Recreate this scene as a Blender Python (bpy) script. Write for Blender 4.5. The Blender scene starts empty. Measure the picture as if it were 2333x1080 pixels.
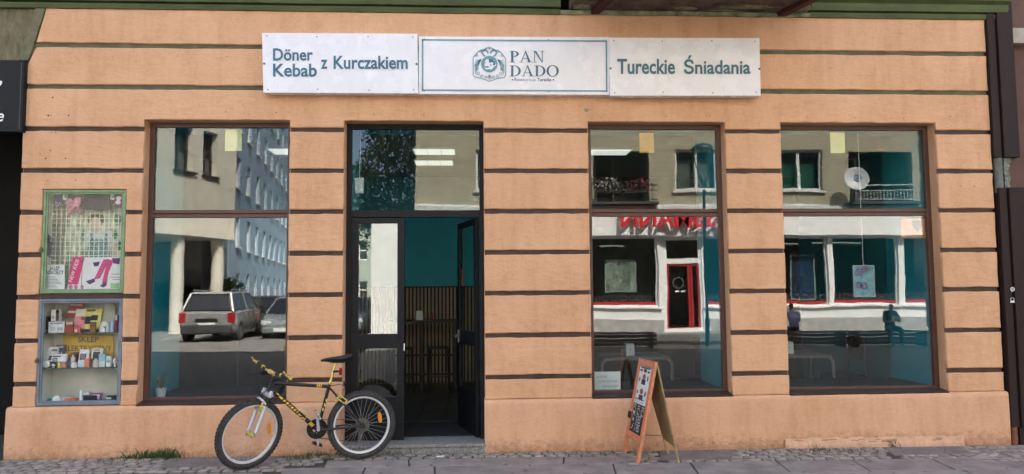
import bpy, bmesh, math, random
from mathutils import Vector, Matrix, noise
random.seed(7)
S = bpy.context.scene
COL = S.collection
rad = math.radians

# ------------------------------------------------------------------ camera
F, D, HC = 1685.0, 7.73, 1.66
yaw, pit, rol = rad(3.198), rad(4.039), rad(.466)
_c, _s = math.cos, math.sin
R = (Matrix(((_c(yaw), _s(yaw), 0), (-_s(yaw), _c(yaw), 0), (0, 0, 1)))
     @ Matrix(((1, 0, 0), (0, _c(pit), -_s(pit)), (0, _s(pit), _c(pit))))
     @ Matrix(((_c(rol), 0, _s(rol)), (0, 1, 0), (-_s(rol), 0, _c(rol)))))
CAM = Vector((0, -D, HC))
cd = bpy.data.cameras.new('camera')
cam = bpy.data.objects.new('camera', cd)
COL.objects.link(cam)
cd.sensor_width = 36
cd.lens = F / 2333 * 36
cd.clip_start, cd.clip_end = .05, 600
_r, _f, _u = R @ Vector((1, 0, 0)), R @ Vector((0, 1, 0)), R @ Vector((0, 0, 1))
cam.matrix_world = Matrix(((_r.x, _u.x, -_f.x, CAM.x), (_r.y, _u.y, -_f.y, CAM.y), (_r.z, _u.z, -_f.z, CAM.z), (0, 0, 0, 1)))
S.camera = cam
# ------------------------------------------------------------------ light
EL, AZ = rad(50), rad(24)
SUN = Vector((math.sin(AZ) * _c(EL), math.cos(AZ) * _c(EL), _s(EL)))
w = bpy.data.worlds.new('World')
S.world = w
w.use_nodes = True
nt = w.node_tree
bg = nt.nodes['Background']
sky = nt.nodes.new('ShaderNodeTexSky')
sky.sky_type = 'NISHITA'
sky.sun_disc = False
sky.sun_elevation = EL
sky.sun_rotation = AZ
sky.dust_density = 6.0
sky.air_density = .7
sky.ozone_density = .4
bg.inputs['Strength'].default_value = .15
nt.links.new(sky.outputs[0], bg.inputs[0])
ld = bpy.data.lights.new('sun', 'SUN')
ld.energy = 3.2
ld.angle = rad(.5)
ld.color = (1, .95, .87)
sun = bpy.data.objects.new('sun', ld)
COL.objects.link(sun)
sun.rotation_euler = (-SUN).to_track_quat('-Z', 'Y').to_euler()
sun.location = SUN * 60
S.view_settings.view_transform = 'Standard'
S.view_settings.look = 'None'
S.view_settings.exposure = 2.3
S.view_settings.gamma = 1
S.render.engine = 'CYCLES'
S.cycles.use_denoising = True
S.cycles.max_bounces = 10
S.cycles.transparent_max_bounces = 24
S.cycles.sample_clamp_indirect = 8

# ------------------------------------------------------------------ helpers
YG = .17                                    # glass plane


def ray(px, py):
    return R @ Vector(((px - 1166.5) / F, 1, (540 - py) / F))


def W(px, py, y=0.):
    """photo pixel -> point on the plane y"""
    d = ray(px, py)
    return CAM + d * ((D + y) / d.y)


def RF(px, py, yr):
    """mirrored pixel -> real point on the plane y=yr in front of the facade"""
    p = W(px, py, 2 * YG - yr)
    p.y = yr
    return p


def gz(x):
    return -.0058 * x


MATS = {}


def nodes(m):
    m.use_nodes = True
    return m.node_tree.nodes, m.node_tree.links, m.node_tree.nodes['Principled BSDF']


def mat(name, col, rough=.6, var=.08, scale=6., bump=0., bscale=80., metal=0., spec=.5, stretch=(1, 1, 1), emit=0., coat=0., bdist=.004, dark=None):
    if name in MATS:
        return MATS[name]
    m = bpy.data.materials.new(name)
    N, L, P = nodes(m)
    P.inputs['Roughness'].default_value = rough
    P.inputs['Metallic'].default_value = metal
    P.inputs['Specular IOR Level'].default_value = spec
    if coat:
        P.inputs['Coat Weight'].default_value = coat
    if emit:
        P.inputs['Emission Color'].default_value = (*col, 1)
        P.inputs['Emission Strength'].default_value = emit
    tc = N.new('ShaderNodeTexCoord')
    mp = N.new('ShaderNodeMapping')
    mp.inputs['Scale'].default_value = stretch
    g = N.new('ShaderNodeNewGeometry')
    L.new(g.outputs['Position'], mp.inputs[0])
    if var:
        n = N.new('ShaderNodeTexNoise')
        n.inputs['Scale'].default_value = scale
        n.inputs['Detail'].default_value = 5
        n.inputs['Roughness'].default_value = .62
        L.new(mp.outputs[0], n.inputs[0])
        r = N.new('ShaderNodeValToRGB')
        d = dark or tuple(c * (1 - 2.2 * var) for c in col)
        r.color_ramp.elements[0].color = (*d, 1)
        r.color_ramp.elements[1].color = (*[min(1, c * (1 + 1.4 * var)) for c in col], 1)
        r.color_ramp.elements[0].position = .3
        r.color_ramp.elements[1].position = .72
        L.new(n.outputs[0], r.inputs[0])
        L.new(r.outputs[0], P.inputs['Base Color'])
        rr = N.new('ShaderNodeMapRange')
        rr.inputs[3].default_value = max(.02, rough - .12)
        rr.inputs[4].default_value = min(1, rough + .1)
        L.new(n.outputs[0], rr.inputs[0])
        L.new(rr.outputs[0], P.inputs['Roughness'])
    else:
        P.inputs['Base Color'].default_value = (*col, 1)
    if bump:
        b = N.new('ShaderNodeTexNoise')
        b.inputs['Scale'].default_value = bscale
        b.inputs['Detail'].default_value = 6
        L.new(mp.outputs[0], b.inputs[0])
        bp = N.new('ShaderNodeBump')
        bp.inputs['Strength'].default_value = bump
        bp.inputs['Distance'].default_value = bdist
        L.new(b.outputs[0], bp.inputs['Height'])
        L.new(bp.outputs[0], P.inputs['Normal'])
    MATS[name] = m
    return m


def plaster(name, col, speck=.5, lump=1.):
    """old trowelled render: blotches, soot in patches, lumps stretched along the trowel, dirt spots"""
    m = bpy.data.materials.new(name)
    N, L, P = nodes(m)
    g = N.new('ShaderNodeNewGeometry')
    pos = g.outputs['Position']

    def nz(scale, det, st=(1, 1, 1), rough=.6):
        mp = N.new('ShaderNodeMapping')
        mp.inputs['Scale'].default_value = st
        L.new(pos, mp.inputs[0])
        n = N.new('ShaderNodeTexNoise')
        n.inputs['Scale'].default_value = scale
        n.inputs['Detail'].default_value = det
        n.inputs['Roughness'].default_value = rough
        L.new(mp.outputs[0], n.inputs[0])
        return n.outputs[0]

    def ramp(src, a, b, ca, cb):
        r = N.new('ShaderNodeValToRGB')
        r.color_ramp.elements[0].position, r.color_ramp.elements[1].position = a, b
        r.color_ramp.elements[0].color, r.color_ramp.elements[1].color = (*ca, 1), (*cb, 1)
        L.new(src, r.inputs[0])
        return r.outputs[0]

    def mul(a, b, fac=1.):
        x = N.new('ShaderNodeMix')
        x.data_type, x.blend_type = 'RGBA', 'MULTIPLY'
        x.inputs[0].default_value = fac
        L.new(a, x.inputs[6])
        L.new(b, x.inputs[7])
        return x.outputs[2]
    base = ramp(nz(1.3, 4), .3, .75, tuple(c * f for c, f in zip(col, (.93, .90, .88))), tuple(c * f for c, f in zip(col, (1.03, 1.04, 1.05))))
    fine = ramp(nz(40, 6, (.55, 1, 1), .75), .28, .56, (.80, .76, .72), (1, 1, 1))
    soot = ramp(nz(5, 8, (1, 1, .35), .75), .34, .52, (.84, .79, .74), (1, 1, 1))
    spots = ramp(nz(70, 2), .22, .27, (.45, .36, .3), (1, 1, 1))
    c = mul(mul(base, fine, .5), soot, .55)
    c = mul(c, spots, speck)
    streak = ramp(nz(2.6, 5, (2.2, 1, .16), .6), .36, .50, (.86, .80, .75), (1, 1, 1))
    c = mul(c, streak, .38)
    patch = ramp(nz(.9, 2, (1, 1, 1.6), .4), .50, .53, (1, 1, 1), (.95, .93, .90))
    c = mul(c, patch, .8)
    ab1 = N.new('ShaderNodeMath')
    ab1.operation = 'SUBTRACT'
    ab1.inputs[1].default_value = .5
    L.new(nz(1.7, 7, (1, 1, 1), .62), ab1.inputs[0])
    ab2 = N.new('ShaderNodeMath')
    ab2.operation = 'ABSOLUTE'
    L.new(ab1.outputs[0], ab2.inputs[0])
    crack = ramp(ab2.outputs[0], .0008, .003, (.72, .64, .58), (1, 1, 1))
    c = mul(c, crack, .6)
    # splash dirt close to the pavement
    sx = N.new('ShaderNodeSeparateXYZ')
    L.new(pos, sx.inputs[0])
    hz = N.new('ShaderNodeMath')
    hz.operation = 'MULTIPLY_ADD'
    hz.inputs[1].default_value, hz.inputs[2].default_value = 1.5, .1
    L.new(sx.outputs[2], hz.inputs[0])
    ad = N.new('ShaderNodeMath')
    ad.operation = 'ADD'
    L.new(hz.outputs[0], ad.inputs[0])
    L.new(nz(16, 8, (1, 1, 1.4), .8), ad.inputs[1])
    c = mul(c, ramp(ad.outputs[0], .48, .80, (.42, .36, .30), (1, 1, 1)), .85)
    L.new(c, P.inputs['Base Color'])
    P.inputs['Roughness'].default_value = .82
    P.inputs['Specular IOR Level'].default_value = .3
    b1 = N.new('ShaderNodeBump')
    b1.inputs['Strength'].default_value, b1.inputs['Distance'].default_value = .6 * lump, .016
    L.new(nz(13, 5, (.5, 1, 1.3), .55), b1.inputs['Height'])
    b2 = N.new('ShaderNodeBump')
    b2.inputs['Strength'].default_value, b2.inputs['Distance'].default_value = .5, .004
    L.new(nz(90, 4), b2.inputs['Height'])
    L.new(b1.outputs[0], b2.inputs['Normal'])
    L.new(b2.outputs[0], P.inputs['Normal'])
    MATS[name] = m
    return m


def glass(name, fac, tint=(.93, .97, .96), wob=.0006, wscale=1.6):
    m = bpy.data.materials.new(name)
    m.use_nodes = True
    N, L = m.node_tree.nodes, m.node_tree.links
    N.remove(N['Principled BSDF'])
    out = N['Material Output']
    t = N.new('ShaderNodeBsdfTransparent')
    t.inputs[0].default_value = (*tint, 1)
    gl = N.new('ShaderNodeBsdfGlossy')
    gl.inputs['Roughness'].default_value = 0.
    gl.inputs['Color'].default_value = (1, 1, 1, 1)
    g = N.new('ShaderNodeNewGeometry')
    n = N.new('ShaderNodeTexNoise')
    n.inputs['Scale'].default_value = wscale
    n.inputs['Detail'].default_value = 1.5
    L.new(g.outputs['Position'], n.inputs[0])
    b = N.new('ShaderNodeBump')
    b.inputs['Strength'].default_value = 1
    b.inputs['Distance'].default_value = wob
    L.new(n.outputs[0], b.inputs['Height'])
    L.new(b.outputs[0], gl.inputs['Normal'])
    mx = N.new('ShaderNodeMixShader')
    mx.inputs[0].default_value = fac
    L.new(t.outputs[0], mx.inputs[1])
    L.new(gl.outputs[0], mx.inputs[2])
    L.new(mx.outputs[0], out.inputs[0])
    MATS[name] = m
    return m


WL = {}                                     # world location of every object (parents carry no rotation)


def wl(o):
    return WL.get(o.name, Vector((0, 0, 0)))


def tag(o, label, cat=None, group=None, kind=None):
    if label:
        o['label'] = label
    if cat:
        o['category'] = cat
    if group:
        o['group'] = group
    if kind:
        o['kind'] = kind
    return o


def struct(o):
    o['kind'] = 'structure'
    return o


def T(name, loc, label, cat, group=None, parent=None):
    o = bpy.data.objects.new(name, None)
    o.empty_display_size = .1
    COL.objects.link(o)
    loc = Vector(loc)
    WL[o.name] = loc.copy()
    if parent:
        o.parent = parent
        loc = loc - wl(parent)
    o.location = loc
    if label:
        tag(o, label, cat, group)
    return o


class MB:
    def __init__(s):
        s.v, s.f, s.m = [], [], []
        s.X = None
        s.mi = 0

    def add(s, vs, fs):
        k = len(s.v)
        if s.X is not None:
            vs = [s.X @ Vector(v) for v in vs]
        s.v += [tuple(v) for v in vs]
        s.f += [tuple(i + k for i in f) for f in fs]
        s.m += [s.mi] * len(fs)
        return s

    def box(s, x0, x1, y0, y1, z0, z1):
        return s.add([(x0, y0, z0), (x1, y0, z0), (x1, y1, z0), (x0, y1, z0), (x0, y0, z1), (x1, y0, z1), (x1, y1, z1), (x0, y1, z1)],
                     [(0, 3, 2, 1), (4, 5, 6, 7), (0, 1, 5, 4), (1, 2, 6, 5), (2, 3, 7, 6), (3, 0, 4, 7)])

    def frame(s, x0, x1, z0, z1, y0, y1, w, wb=None, wt=None):
        wb = w if wb is None else wb
        wt = w if wt is None else wt
        s.box(x0, x0 + w, y0, y1, z0, z1)
        s.box(x1 - w, x1, y0, y1, z0, z1)
        s.box(x0 + w, x1 - w, y0, y1, z0, z0 + wb)
        return s.box(x0 + w, x1 - w, y0, y1, z1 - wt, z1)

    def tube(s, pts, r, n=8, cap=True):
        pts = [Vector(p) for p in pts]
        rs = r if isinstance(r, (list, tuple)) else [r] * len(pts)
        vs, fs = [], []
        up = None
        for i, p in enumerate(pts):
            t = (pts[min(i + 1, len(pts) - 1)] - pts[max(i - 1, 0)])
            if t.length < 1e-9:
                t = Vector((0, 0, 1))
            t.normalize()
            if up is None:
                up = t.orthogonal().normalized()
            else:
                up = (up - t * up.dot(t))
                up = up.normalized() if up.length > 1e-6 else t.orthogonal().normalized()
            b = t.cross(up)
            for k in range(n):
                a = 2 * math.pi * k / n
                vs.append(p + (up * math.cos(a) + b * math.sin(a)) * rs[i])
        for i in range(len(pts) - 1):
            for k in range(n):
                fs.append((i * n + k, i * n + (k + 1) % n, (i + 1) * n + (k + 1) % n, (i + 1) * n + k))
        if cap:
            fs.append(tuple(reversed(range(n))))
            fs.append(tuple((len(pts) - 1) * n + k for k in range(n)))
        return s.add(vs, fs)

    def ring(s, c, ax, rprof, n=40):
        """closed profile [(radius, axial)] swept about axis ax through c"""
        c, ax = Vector(c), Vector(ax).normalized()
        u = ax.orthogonal().normalized()
        b = ax.cross(u)
        m = len(rprof)
        vs = [c + (u * math.cos(2 * math.pi * k / n) + b * math.sin(2 * math.pi * k / n)) * rr + ax * aa for k in range(n) for rr, aa in rprof]
        fs = [(k * m + j, k * m + (j + 1) % m, ((k + 1) % n) * m + (j + 1) % m, ((k + 1) % n) * m + j) for k in range(n) for j in range(m)]
        return s.add(vs, fs)

    def lathe(s, c, prof, n=16, ax=(0, 0, 1)):
        c, ax = Vector(c), Vector(ax).normalized()
        u = ax.orthogonal().normalized()
        b = ax.cross(u)
        m = len(prof)
        vs = [c + (u * math.cos(2 * math.pi * k / n) + b * math.sin(2 * math.pi * k / n)) * max(rr, 1e-4) + ax * h for k in range(n) for rr, h in prof]
        fs = [(k * m + j, ((k + 1) % n) * m + j, ((k + 1) % n) * m + j + 1, k * m + j + 1) for k in range(n) for j in range(m - 1)]
        fs.append(tuple(k * m for k in reversed(range(n))))
        fs.append(tuple(k * m + m - 1 for k in range(n)))
        return s.add(vs, fs)

    def prism(s, poly, a, b, axis='y'):
        n = len(poly)
        f = {'y': lambda p, t: (p[0], t, p[1]), 'x': lambda p, t: (t, p[0], p[1]), 'z': lambda p, t: (p[0], p[1], t)}[axis]
        vs = [f(p, a) for p in poly] + [f(p, b) for p in poly]
        return s.add(vs, [tuple(range(n)), tuple(reversed(range(n, 2 * n)))] + [(i, (i + 1) % n, n + (i + 1) % n, n + i) for i in range(n)])

    def quad(s, *p):
        return s.add(p, [tuple(range(len(p)))])

    def build(s, name, m, parent=None, smooth=False, bev=0., seg=2, fix=True):
        me = bpy.data.meshes.new(name)
        vs = s.v
        xs, ys, zs = zip(*vs)
        c = Vector(((min(xs) + max(xs)) / 2, (min(ys) + max(ys)) / 2, min(zs)))
        me.from_pydata([(v[0] - c.x, v[1] - c.y, v[2] - c.z) for v in vs], [], s.f)
        if fix:
            bm = bmesh.new()
            bm.from_mesh(me)
            bmesh.ops.recalc_face_normals(bm, faces=bm.faces)
            bm.to_mesh(me)
            bm.free()
        for q in (m if isinstance(m, (list, tuple)) else [m]):
            me.materials.append(q)
        if isinstance(m, (list, tuple)):
            me.polygons.foreach_set('material_index', s.m)
        if smooth:
            me.polygons.foreach_set('use_smooth', [True] * len(me.polygons))
            try:
                me.set_sharp_from_angle(angle=rad(40))
            except Exception:
                pass
        me.update()
        o = bpy.data.objects.new(name, me)
        COL.objects.link(o)
        WL[o.name] = c
        if parent:
            o.parent = parent
            o.location = c - wl(parent)
        else:
            o.location = c
        if bev:
            b = o.modifiers.new('bevel', 'BEVEL')
            b.width, b.segments, b.limit_method = bev, seg, 'ANGLE'
            b.angle_limit = rad(35)
        return o


def B(name, m, parent, x0, x1, y0, y1, z0, z1, bev=0.):
    return MB().box(x0, x1, y0, y1, z0, z1).build(name, m, parent, bev=bev)


_tc = {}


def text_geo(s, off=0.):
    k = (s, off)
    if k not in _tc:
        cu = bpy.data.curves.new('tmp', 'FONT')
        cu.body = s
        cu.offset = off
        cu.resolution_u = 3
        ob = bpy.data.objects.new('tmp', cu)
        COL.objects.link(ob)
        bpy.context.view_layer.update()
        me = bpy.data.meshes.new_from_object(ob.evaluated_get(bpy.context.evaluated_depsgraph_get()))
        _tc[k] = ([v.co.copy() for v in me.vertices], [tuple(p.vertices) for p in me.polygons])
        bpy.data.objects.remove(ob)
        bpy.data.curves.remove(cu)
        bpy.data.meshes.remove(me)
    return _tc[k]


def lettering(s, o, u, v, m, parent, name='lettering', off=0., thick=0., mb=None):
    """text fitted to the parallelogram o, o+u, o+v; flat print or raised by thick"""
    vs, fs = text_geo(s, off)
    if not vs:
        return None
    x0, x1 = min(p.x for p in vs), max(p.x for p in vs)
    y0, y1 = min(p.y for p in vs), max(p.y for p in vs)
    o, u, v = Vector(o), Vector(u), Vector(v)
    n = u.cross(v).normalized()
    own = mb is None
    mb = mb or MB()
    P = [o + u * ((p.x - x0) / (x1 - x0)) + v * ((p.y - y0) / (y1 - y0)) for p in vs]
    if thick:
        k = len(P)
        edges = {}
        for f in fs:
            for i in range(len(f)):
                e = (f[i], f[(i + 1) % len(f)])
                edges[e] = 1
        rim = [e for e in edges if (e[1], e[0]) not in edges]
        mb.add([p + n * thick for p in P] + P, list(fs) + [tuple(k + i for i in reversed(f)) for f in fs] + [(a, k + a, k + b, b) for a, b in rim])
    else:
        mb.add(P, fs)
    return mb.build(name, m, parent, fix=False) if own else mb


def print_rect(mb, x0, x1, z0, z1, y):
    mb.add([(x0, y, z0), (x1, y, z0), (x1, y, z1), (x0, y, z1)], [(0, 1, 2, 3)])
    return mb


def copy_tree(o, parent=None, loc=None):
    c = o.copy()
    COL.objects.link(c)
    if parent:
        c.parent = parent
    if loc is not None:
        c.location = loc
    WL[c.name] = Vector(c.location) + (wl(parent) if parent else Vector((0, 0, 0)))
    for ch in list(o.children):
        copy_tree(ch, c)
    return c


# ------------------------------------------------------------------ materials
PEACH = plaster('peach_render', (.765, .458, .266))
PEACH2 = plaster('peach_plinth', (.765, .46, .28), speck=.35, lump=.45)
BROWN = mat('brown_paint', (.062, .034, .025), .6, .26, 11, .5, 45)
FRAMEB = mat('brown_frame', (.10, .045, .030), .42, .1, 7, .1, 120)
OLIVE = mat('olive_paint', (.085, .095, .045), .6, .14, 8, .3, 50)
GREEN = mat('green_cornice', (.075, .105, .030), .6, .2, 7, .3, 40, stretch=(.3, 1, 1))
PALEG = mat('peeling_green', (.27, .29, .17), .8, .25, 9, .6, 30, dark=(.10, .10, .06))
ROUGHO = mat('rough_olive_plaster', (.20, .185, .105), .9, .2, 14, 1., 30, stretch=(1.6, 1.6, .6), bdist=.03)
BLACKP = mat('black_door_paint', (.008, .009, .011), .5, .1, 8, spec=.25)
BLACK = mat('black_sign', (.008, .010, .013), .55, .1, 4, spec=.25)
VINYL = mat('white_vinyl', (.86, .86, .88), .28, .03, 3, .35, 3.2, bdist=.02)
TEALINK = mat('teal_ink', (.045, .165, .235), .4, .12, 8)
TEALINK2 = mat('teal_ink_light', (.14, .33, .41), .4, .12, 8)
INKD = mat('dark_ink', (.03, .05, .07), .5, 0)
TEAL = mat('petrol_wall_paint', (.010, .32, .41), .6, .05, 3, .1, 60)
CEIL = mat('interior_ceiling', (.42, .42, .38), .9, .05, 3)
DARKF = mat('dark_floor_tile', (.035, .036, .038), .35, .15, 5)
MATF = mat('entrance_mat', (.012, .012, .013), .9, .2, 40)
OAK = mat('oak_slat', (.36, .26, .17), .6, .15, 12, stretch=(6, 6, .6))
BLKM = mat('black_metal', (.012, .012, .013), .45, .05)
LEDG = mat('window_ledge', (.018, .02, .022), .5, .1, 5)
STEEL = mat('steel', (.62, .63, .64), .25, .05, 20, metal=1)
G_UP = glass('pane_glass_upper', .055, (.92, .97, .95), .0008)
G_LO = glass('pane_glass_lower', .095, (.93, .97, .96), .0008)
G_DOOR = glass('door_glass', .10, (.90, .95, .93), .0002)
G_CASE = glass('case_glass', .016, (.97, .98, .97), .0003)
WHITE = mat('white_plastic', (.80, .80, .79), .4, .04)
PAPER = mat('paper', (.78, .79, .76), .8, .04, 6)
YPAPER = mat('yellow_paper', (.80, .70, .36), .85, .05, 4)
GRANITE = mat('granite_step', (.26, .255, .24), .8, .3, 60, .4, 90)

# ------------------------------------------------------------------ setting: ground
GM = mat('sunlit_paving', (.21, .20, .18), .9, .16, 2.2, .5, 60)
gm = MB()
for x0, x1 in ((-160, 160),):
    gm.quad((x0, -160, gz(x0) - .16), (x1, -160, gz(x1) - .16), (x1, 60, gz(x1) - .16), (x0, 60, gz(x0) - .16))
struct(gm.build('ground', mat('ground_soil', (.14, .13, .11), .95, .2, .6, .4, 30)))
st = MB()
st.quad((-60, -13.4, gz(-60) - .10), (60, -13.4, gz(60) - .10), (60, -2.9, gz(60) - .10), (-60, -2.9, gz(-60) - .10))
struct(st.build('street', mat('shaded_asphalt', (.075, .074, .073), .9, .16, 3, .5, 60)))  # asphalt darkened as far as the shadow edge, house shade mixed into its colour
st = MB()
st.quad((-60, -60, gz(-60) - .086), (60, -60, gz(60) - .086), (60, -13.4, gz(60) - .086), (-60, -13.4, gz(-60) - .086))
struct(st.build('square_paving', GM))  # paler from the shadow edge outwards, sunlight mixed into the paving colour
mk = MB()
for k in range(9):
    x = -16 + k * 2.5
    mk.quad((x, -24, gz(x) - .080), (x + .12, -24, gz(x) - .080), (x + .12, -19.0, gz(x) - .080), (x, -19.0, gz(x) - .080))
struct(mk.build('parking_line', mat('road_paint', (.72, .72, .70), .7, .15, 9)))
# far pavement in front of the shops
fp = MB()
fp.add([(-3.9, -20.5, -.2), (40, -20.5, -.4), (40, -15.2, -.4), (-3.9, -15.2, -.2), (-3.9, -20.5, gz(-4) + .02), (40, -20.5, gz(40) + .02), (40, -15.2, gz(40) + .02), (-3.9, -15.2, gz(-4) + .02)],
       [(0, 3, 2, 1), (4, 5, 6, 7), (0, 1, 5, 4), (1, 2, 6, 5), (2, 3, 7, 6), (3, 0, 4, 7)])
struct(fp.build('far_pavement', mat('far_paving', (.22, .215, .20), .9, .15, 3, .3, 20)))

# near pavement: mortar bed, cobbles, slabs, asphalt patches
bed = MB()
bed.add([(-14, -3.03, gz(-14) - .3), (16, -3.03, gz(16) - .3), (16, .02, gz(16) - .3), (-14, .02, gz(-14) - .3),
         (-14, -3.03, gz(-14) - .014), (16, -3.03, gz(16) - .014), (16, .02, gz(16) - .014), (-14, .02, gz(-14) - .014)],
        [(0, 3, 2, 1), (4, 5, 6, 7), (0, 1, 5, 4), (1, 2, 6, 5), (2, 3, 7, 6), (3, 0, 4, 7)])
pave = struct(bed.build('pavement', mat('joint_sand', (.085, .075, .058), .95, .3, 25, .5, 60)))
COB = [mat('cobble_%d' % i, c, .85, .22, 14, .6, 55, bdist=.006) for i, c in enumerate([(.32, .29, .255), (.28, .255, .225), (.36, .33, .285), (.30, .27, .235)])]
SLAB = mat('slab_concrete', (.31, .272, .24), .88, .12, 6, .5, 130, bdist=.003)
SLAB2 = mat('slab_concrete_old', (.275, .245, .22), .88, .16, 4, .5, 130, bdist=.003)
ASP = mat('asphalt_patch', (.20, .18, .165), .92, .14, 5, .7, 160, bdist=.004)


def cobble_mesh(seed):
    rnd = random.Random(seed)
    n = 12
    vs, fs = [], []
    ex = 7.0
    base = []
    for k in range(n):
        a = 2 * math.pi * (k + .5) / n
        ca, sa = math.cos(a), math.sin(a)
        q = (abs(ca) ** ex + abs(sa) ** ex) ** (-1 / ex)
        q *= rnd.uniform(.95, 1.0)
        base.append((ca * q * .5, sa * q * .5))
    vs += [(x * .98, y * .98, -.05) for x, y in base]
    vs += [(x, y, -.007) for x, y in base]
    vs += [(x * .91, y * .91, rnd.uniform(-.002, .0015)) for x, y in base]
    vs.append((0, 0, .003))
    for k in range(n):
        j = (k + 1) % n
        fs += [(k, j, n + j, n + k), (n + k, n + j, 2 * n + j, 2 * n + k), (2 * n + k, 2 * n + j, 3 * n)]
    me = bpy.data.meshes.new('cobble')
    me.from_pydata(vs, [], fs)
    me.materials.append(COB[seed % 4])
    me.polygons.foreach_set('use_smooth', [k % 3 != 0 for k in range(len(fs))])
    me.update()
    return me


CM = [cobble_mesh(i) for i in range(8)]
rndc = random.Random(3)
cob_list = []


def cob(x, y, w, d, rot=0.):
    cob_list.append((x, y, w, d, rot))


def cob_area(x0, x1, y0, y1, w=.115, d=.098, skew=0., holes=()):
    r = 0
    y = y1 - d / 2
    while y - d / 2 > y0 - .04:
        x = x0 + (w / 2 if r % 2 == 0 else 0) + skew * (y1 - y)
        while x < x1 + skew * (y1 - y):
            ww = w * rndc.uniform(.9, 1.08)
            if not any(a < x < b and c < y < e for a, b, c, e in holes):
                cob(x + ww / 2 - w / 2, y + rndc.uniform(-.004, .004), ww - .006, d - .006, rndc.uniform(-.05, .05))
            x += ww
        y -= d
        r += 1


# left field, strips by the wall, patches between the asphalt
cob_area(-4.75, -2.98, -.62, -.045, .125, .10, .25)
cob_area(-2.98, -1.72, -.70, -.46, .125, .10)
cob_area(-1.86, -1.42, -.46, -.045, .115, .10, -.1)
cob_area(-1.42, -1.30, -.20, -.045, .115, .10)
cob_area(-1.30, 1.62, -.26, -.045, .125, .10)
cob_area(1.62, 1.90, -.62, -.045, .12, .10, -.15)
cob_area(2.75, 4.30, -.52, -.045, .13, .10, -.35)
cob_area(1.9, 2.75, -.56, -.47, .12, .09)
cob_area(4.3, 5.3, -.56, -.40, .12, .09, -.2)
cob_area(5.15, 6.6, -.75, -.045, .13, .10, -.35)
cob_list.sort(key=lambda c: -c[1] * 0 + abs(c[0]) * .001)
seen = [c for c in cob_list if -4.9 < c[0] < 6.4]
for i, (x, y, w_, d_, ro) in enumerate(seen[:298]):
    o = bpy.data.objects.new('cobble', CM[i % 8])
    COL.objects.link(o)
    o.parent = pave
    p = Vector((x, y, gz(x) + rndc.uniform(-.003, .002)))
    WL[o.name] = p
    o.location = p - wl(pave)
    o.rotation_euler = (rndc.uniform(-.02, .02), rndc.uniform(-.02, .02), ro + (math.pi if i % 3 else 0))
    o.scale = (w_, d_, 1)
if len(seen) > 298:
    sb = MB()
    for i, (x, y, w_, d_, ro) in enumerate(seen[298:]):
        sb.X = Matrix.Translation((x, y, gz(x))) @ Matrix.Rotation(ro, 4, 'Z') @ Matrix.Diagonal((w_, d_, 1, 1))
        me = CM[i % 8]
        sb.mi = i % 4
        sb.add([v.co for v in me.vertices], [tuple(p.vertices) for p in me.polygons])
    o = sb.build('cobble_field', COB, pave, fix=False)
    tag(o, None, kind='stuff')


def slab(x0, x1, y0, y1, m=SLAB, name='paving_slab', dz=0., sk=0.):
    mb = MB()
    g = .008
    vs = []
    for z in (-.05, 0):
        for x, y in ((x0 + g, y0 + g), (x1 - g, y0 + g), (x1 - g, y1 - g), (x0 + g, y1 - g)):
            xx = x + sk * (y1 - y)
            vs.append((xx, y, gz(xx) + z + dz))
    mb.add(vs, [(0, 3, 2, 1), (4, 5, 6, 7), (0, 1, 5, 4), (1, 2, 6, 5), (2, 3, 7, 6), (3, 0, 4, 7)])
    return mb.build(name, m, pave, bev=.006)


# slab courses (front strip of the view), then a coarser field towards the street
xs = [-1.42, -.62, .10, .92, 1.62]
for a, b in zip(xs, xs[1:]):
    slab(a, b, -.56, -.262, [SLAB, SLAB2][int(a * 10) % 2], dz=random.uniform(-.004, .002), sk=.1 if a < 0 else -.15)
xs = [-1.75, -1.0, -.35, .55, 1.35, 2.1, 2.95, 3.7, 4.5, 5.3, 6.1, 6.9]
for a, b in zip(xs, xs[1:]):
    y1 = -.562
    slab(a, b, -1.02, y1, [SLAB, SLAB2][int(a * 10) % 2], dz=random.uniform(-.004, .001), sk=-.12 if a > 0 else .05)
for r in range(2):
    y1 = -1.022 - r * 1.0
    for k in range(9):
        a = -6 + k * 1.5 + (r % 2) * .7
        slab(a, a + 1.5, y1 - 1.0, y1, [SLAB, SLAB2][(k + r) % 2], dz=random.uniform(-.004, .001))
slab(-4.75, -1.9, -1.02, -.705, SLAB2, dz=-.003)
slab(-3.0, -1.87, -.46, -.035, ASP, 'asphalt_patch', dz=-.004, sk=-.12)
slab(1.92, 2.74, -.47, -.035, ASP, 'asphalt_patch', dz=-.003, sk=-.18)
slab(4.3, 5.2, -.40, -.035, ASP, 'asphalt_patch', dz=-.002, sk=-.2)

# ------------------------------------------------------------------ the townhouse
house = T('townhouse', (.5, .3, 0), 'peach rendered townhouse front with rusticated bands, shop windows and a black door', 'building')
GH = .024                                   # half height of a joint
JZ = [.751, 1.181, 1.619, 2.046, 2.478, 2.907, 3.34]
TOPZ, P0Z = 3.44, .525
XL, XR = -4.57, 5.714
OPEN = [(-3.363, -1.88), (-1.32, .14), (1.254, 2.743), (3.355, 5.092)]
PIER = [(XL, -3.363), (-1.88, -1.32), (.14, 1.254), (2.743, 3.355), (5.092, XR)]
CL, CR, CT = -4.352, -3.523, 2.715           # recess that takes the two display cases
wb = MB()
for a, b in [(XL, CL), (CR, -3.363)] + PIER[1:]:
    wb.box(a, b, .035, .2, -.2, TOPZ)
wb.box(CL, CR, .035, .2, CT, TOPZ)
wb.box(XL, XR, .035, .2, TOPZ, 4.66)
wb.box(CL, CR, .30, .34, -.2, CT)
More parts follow.
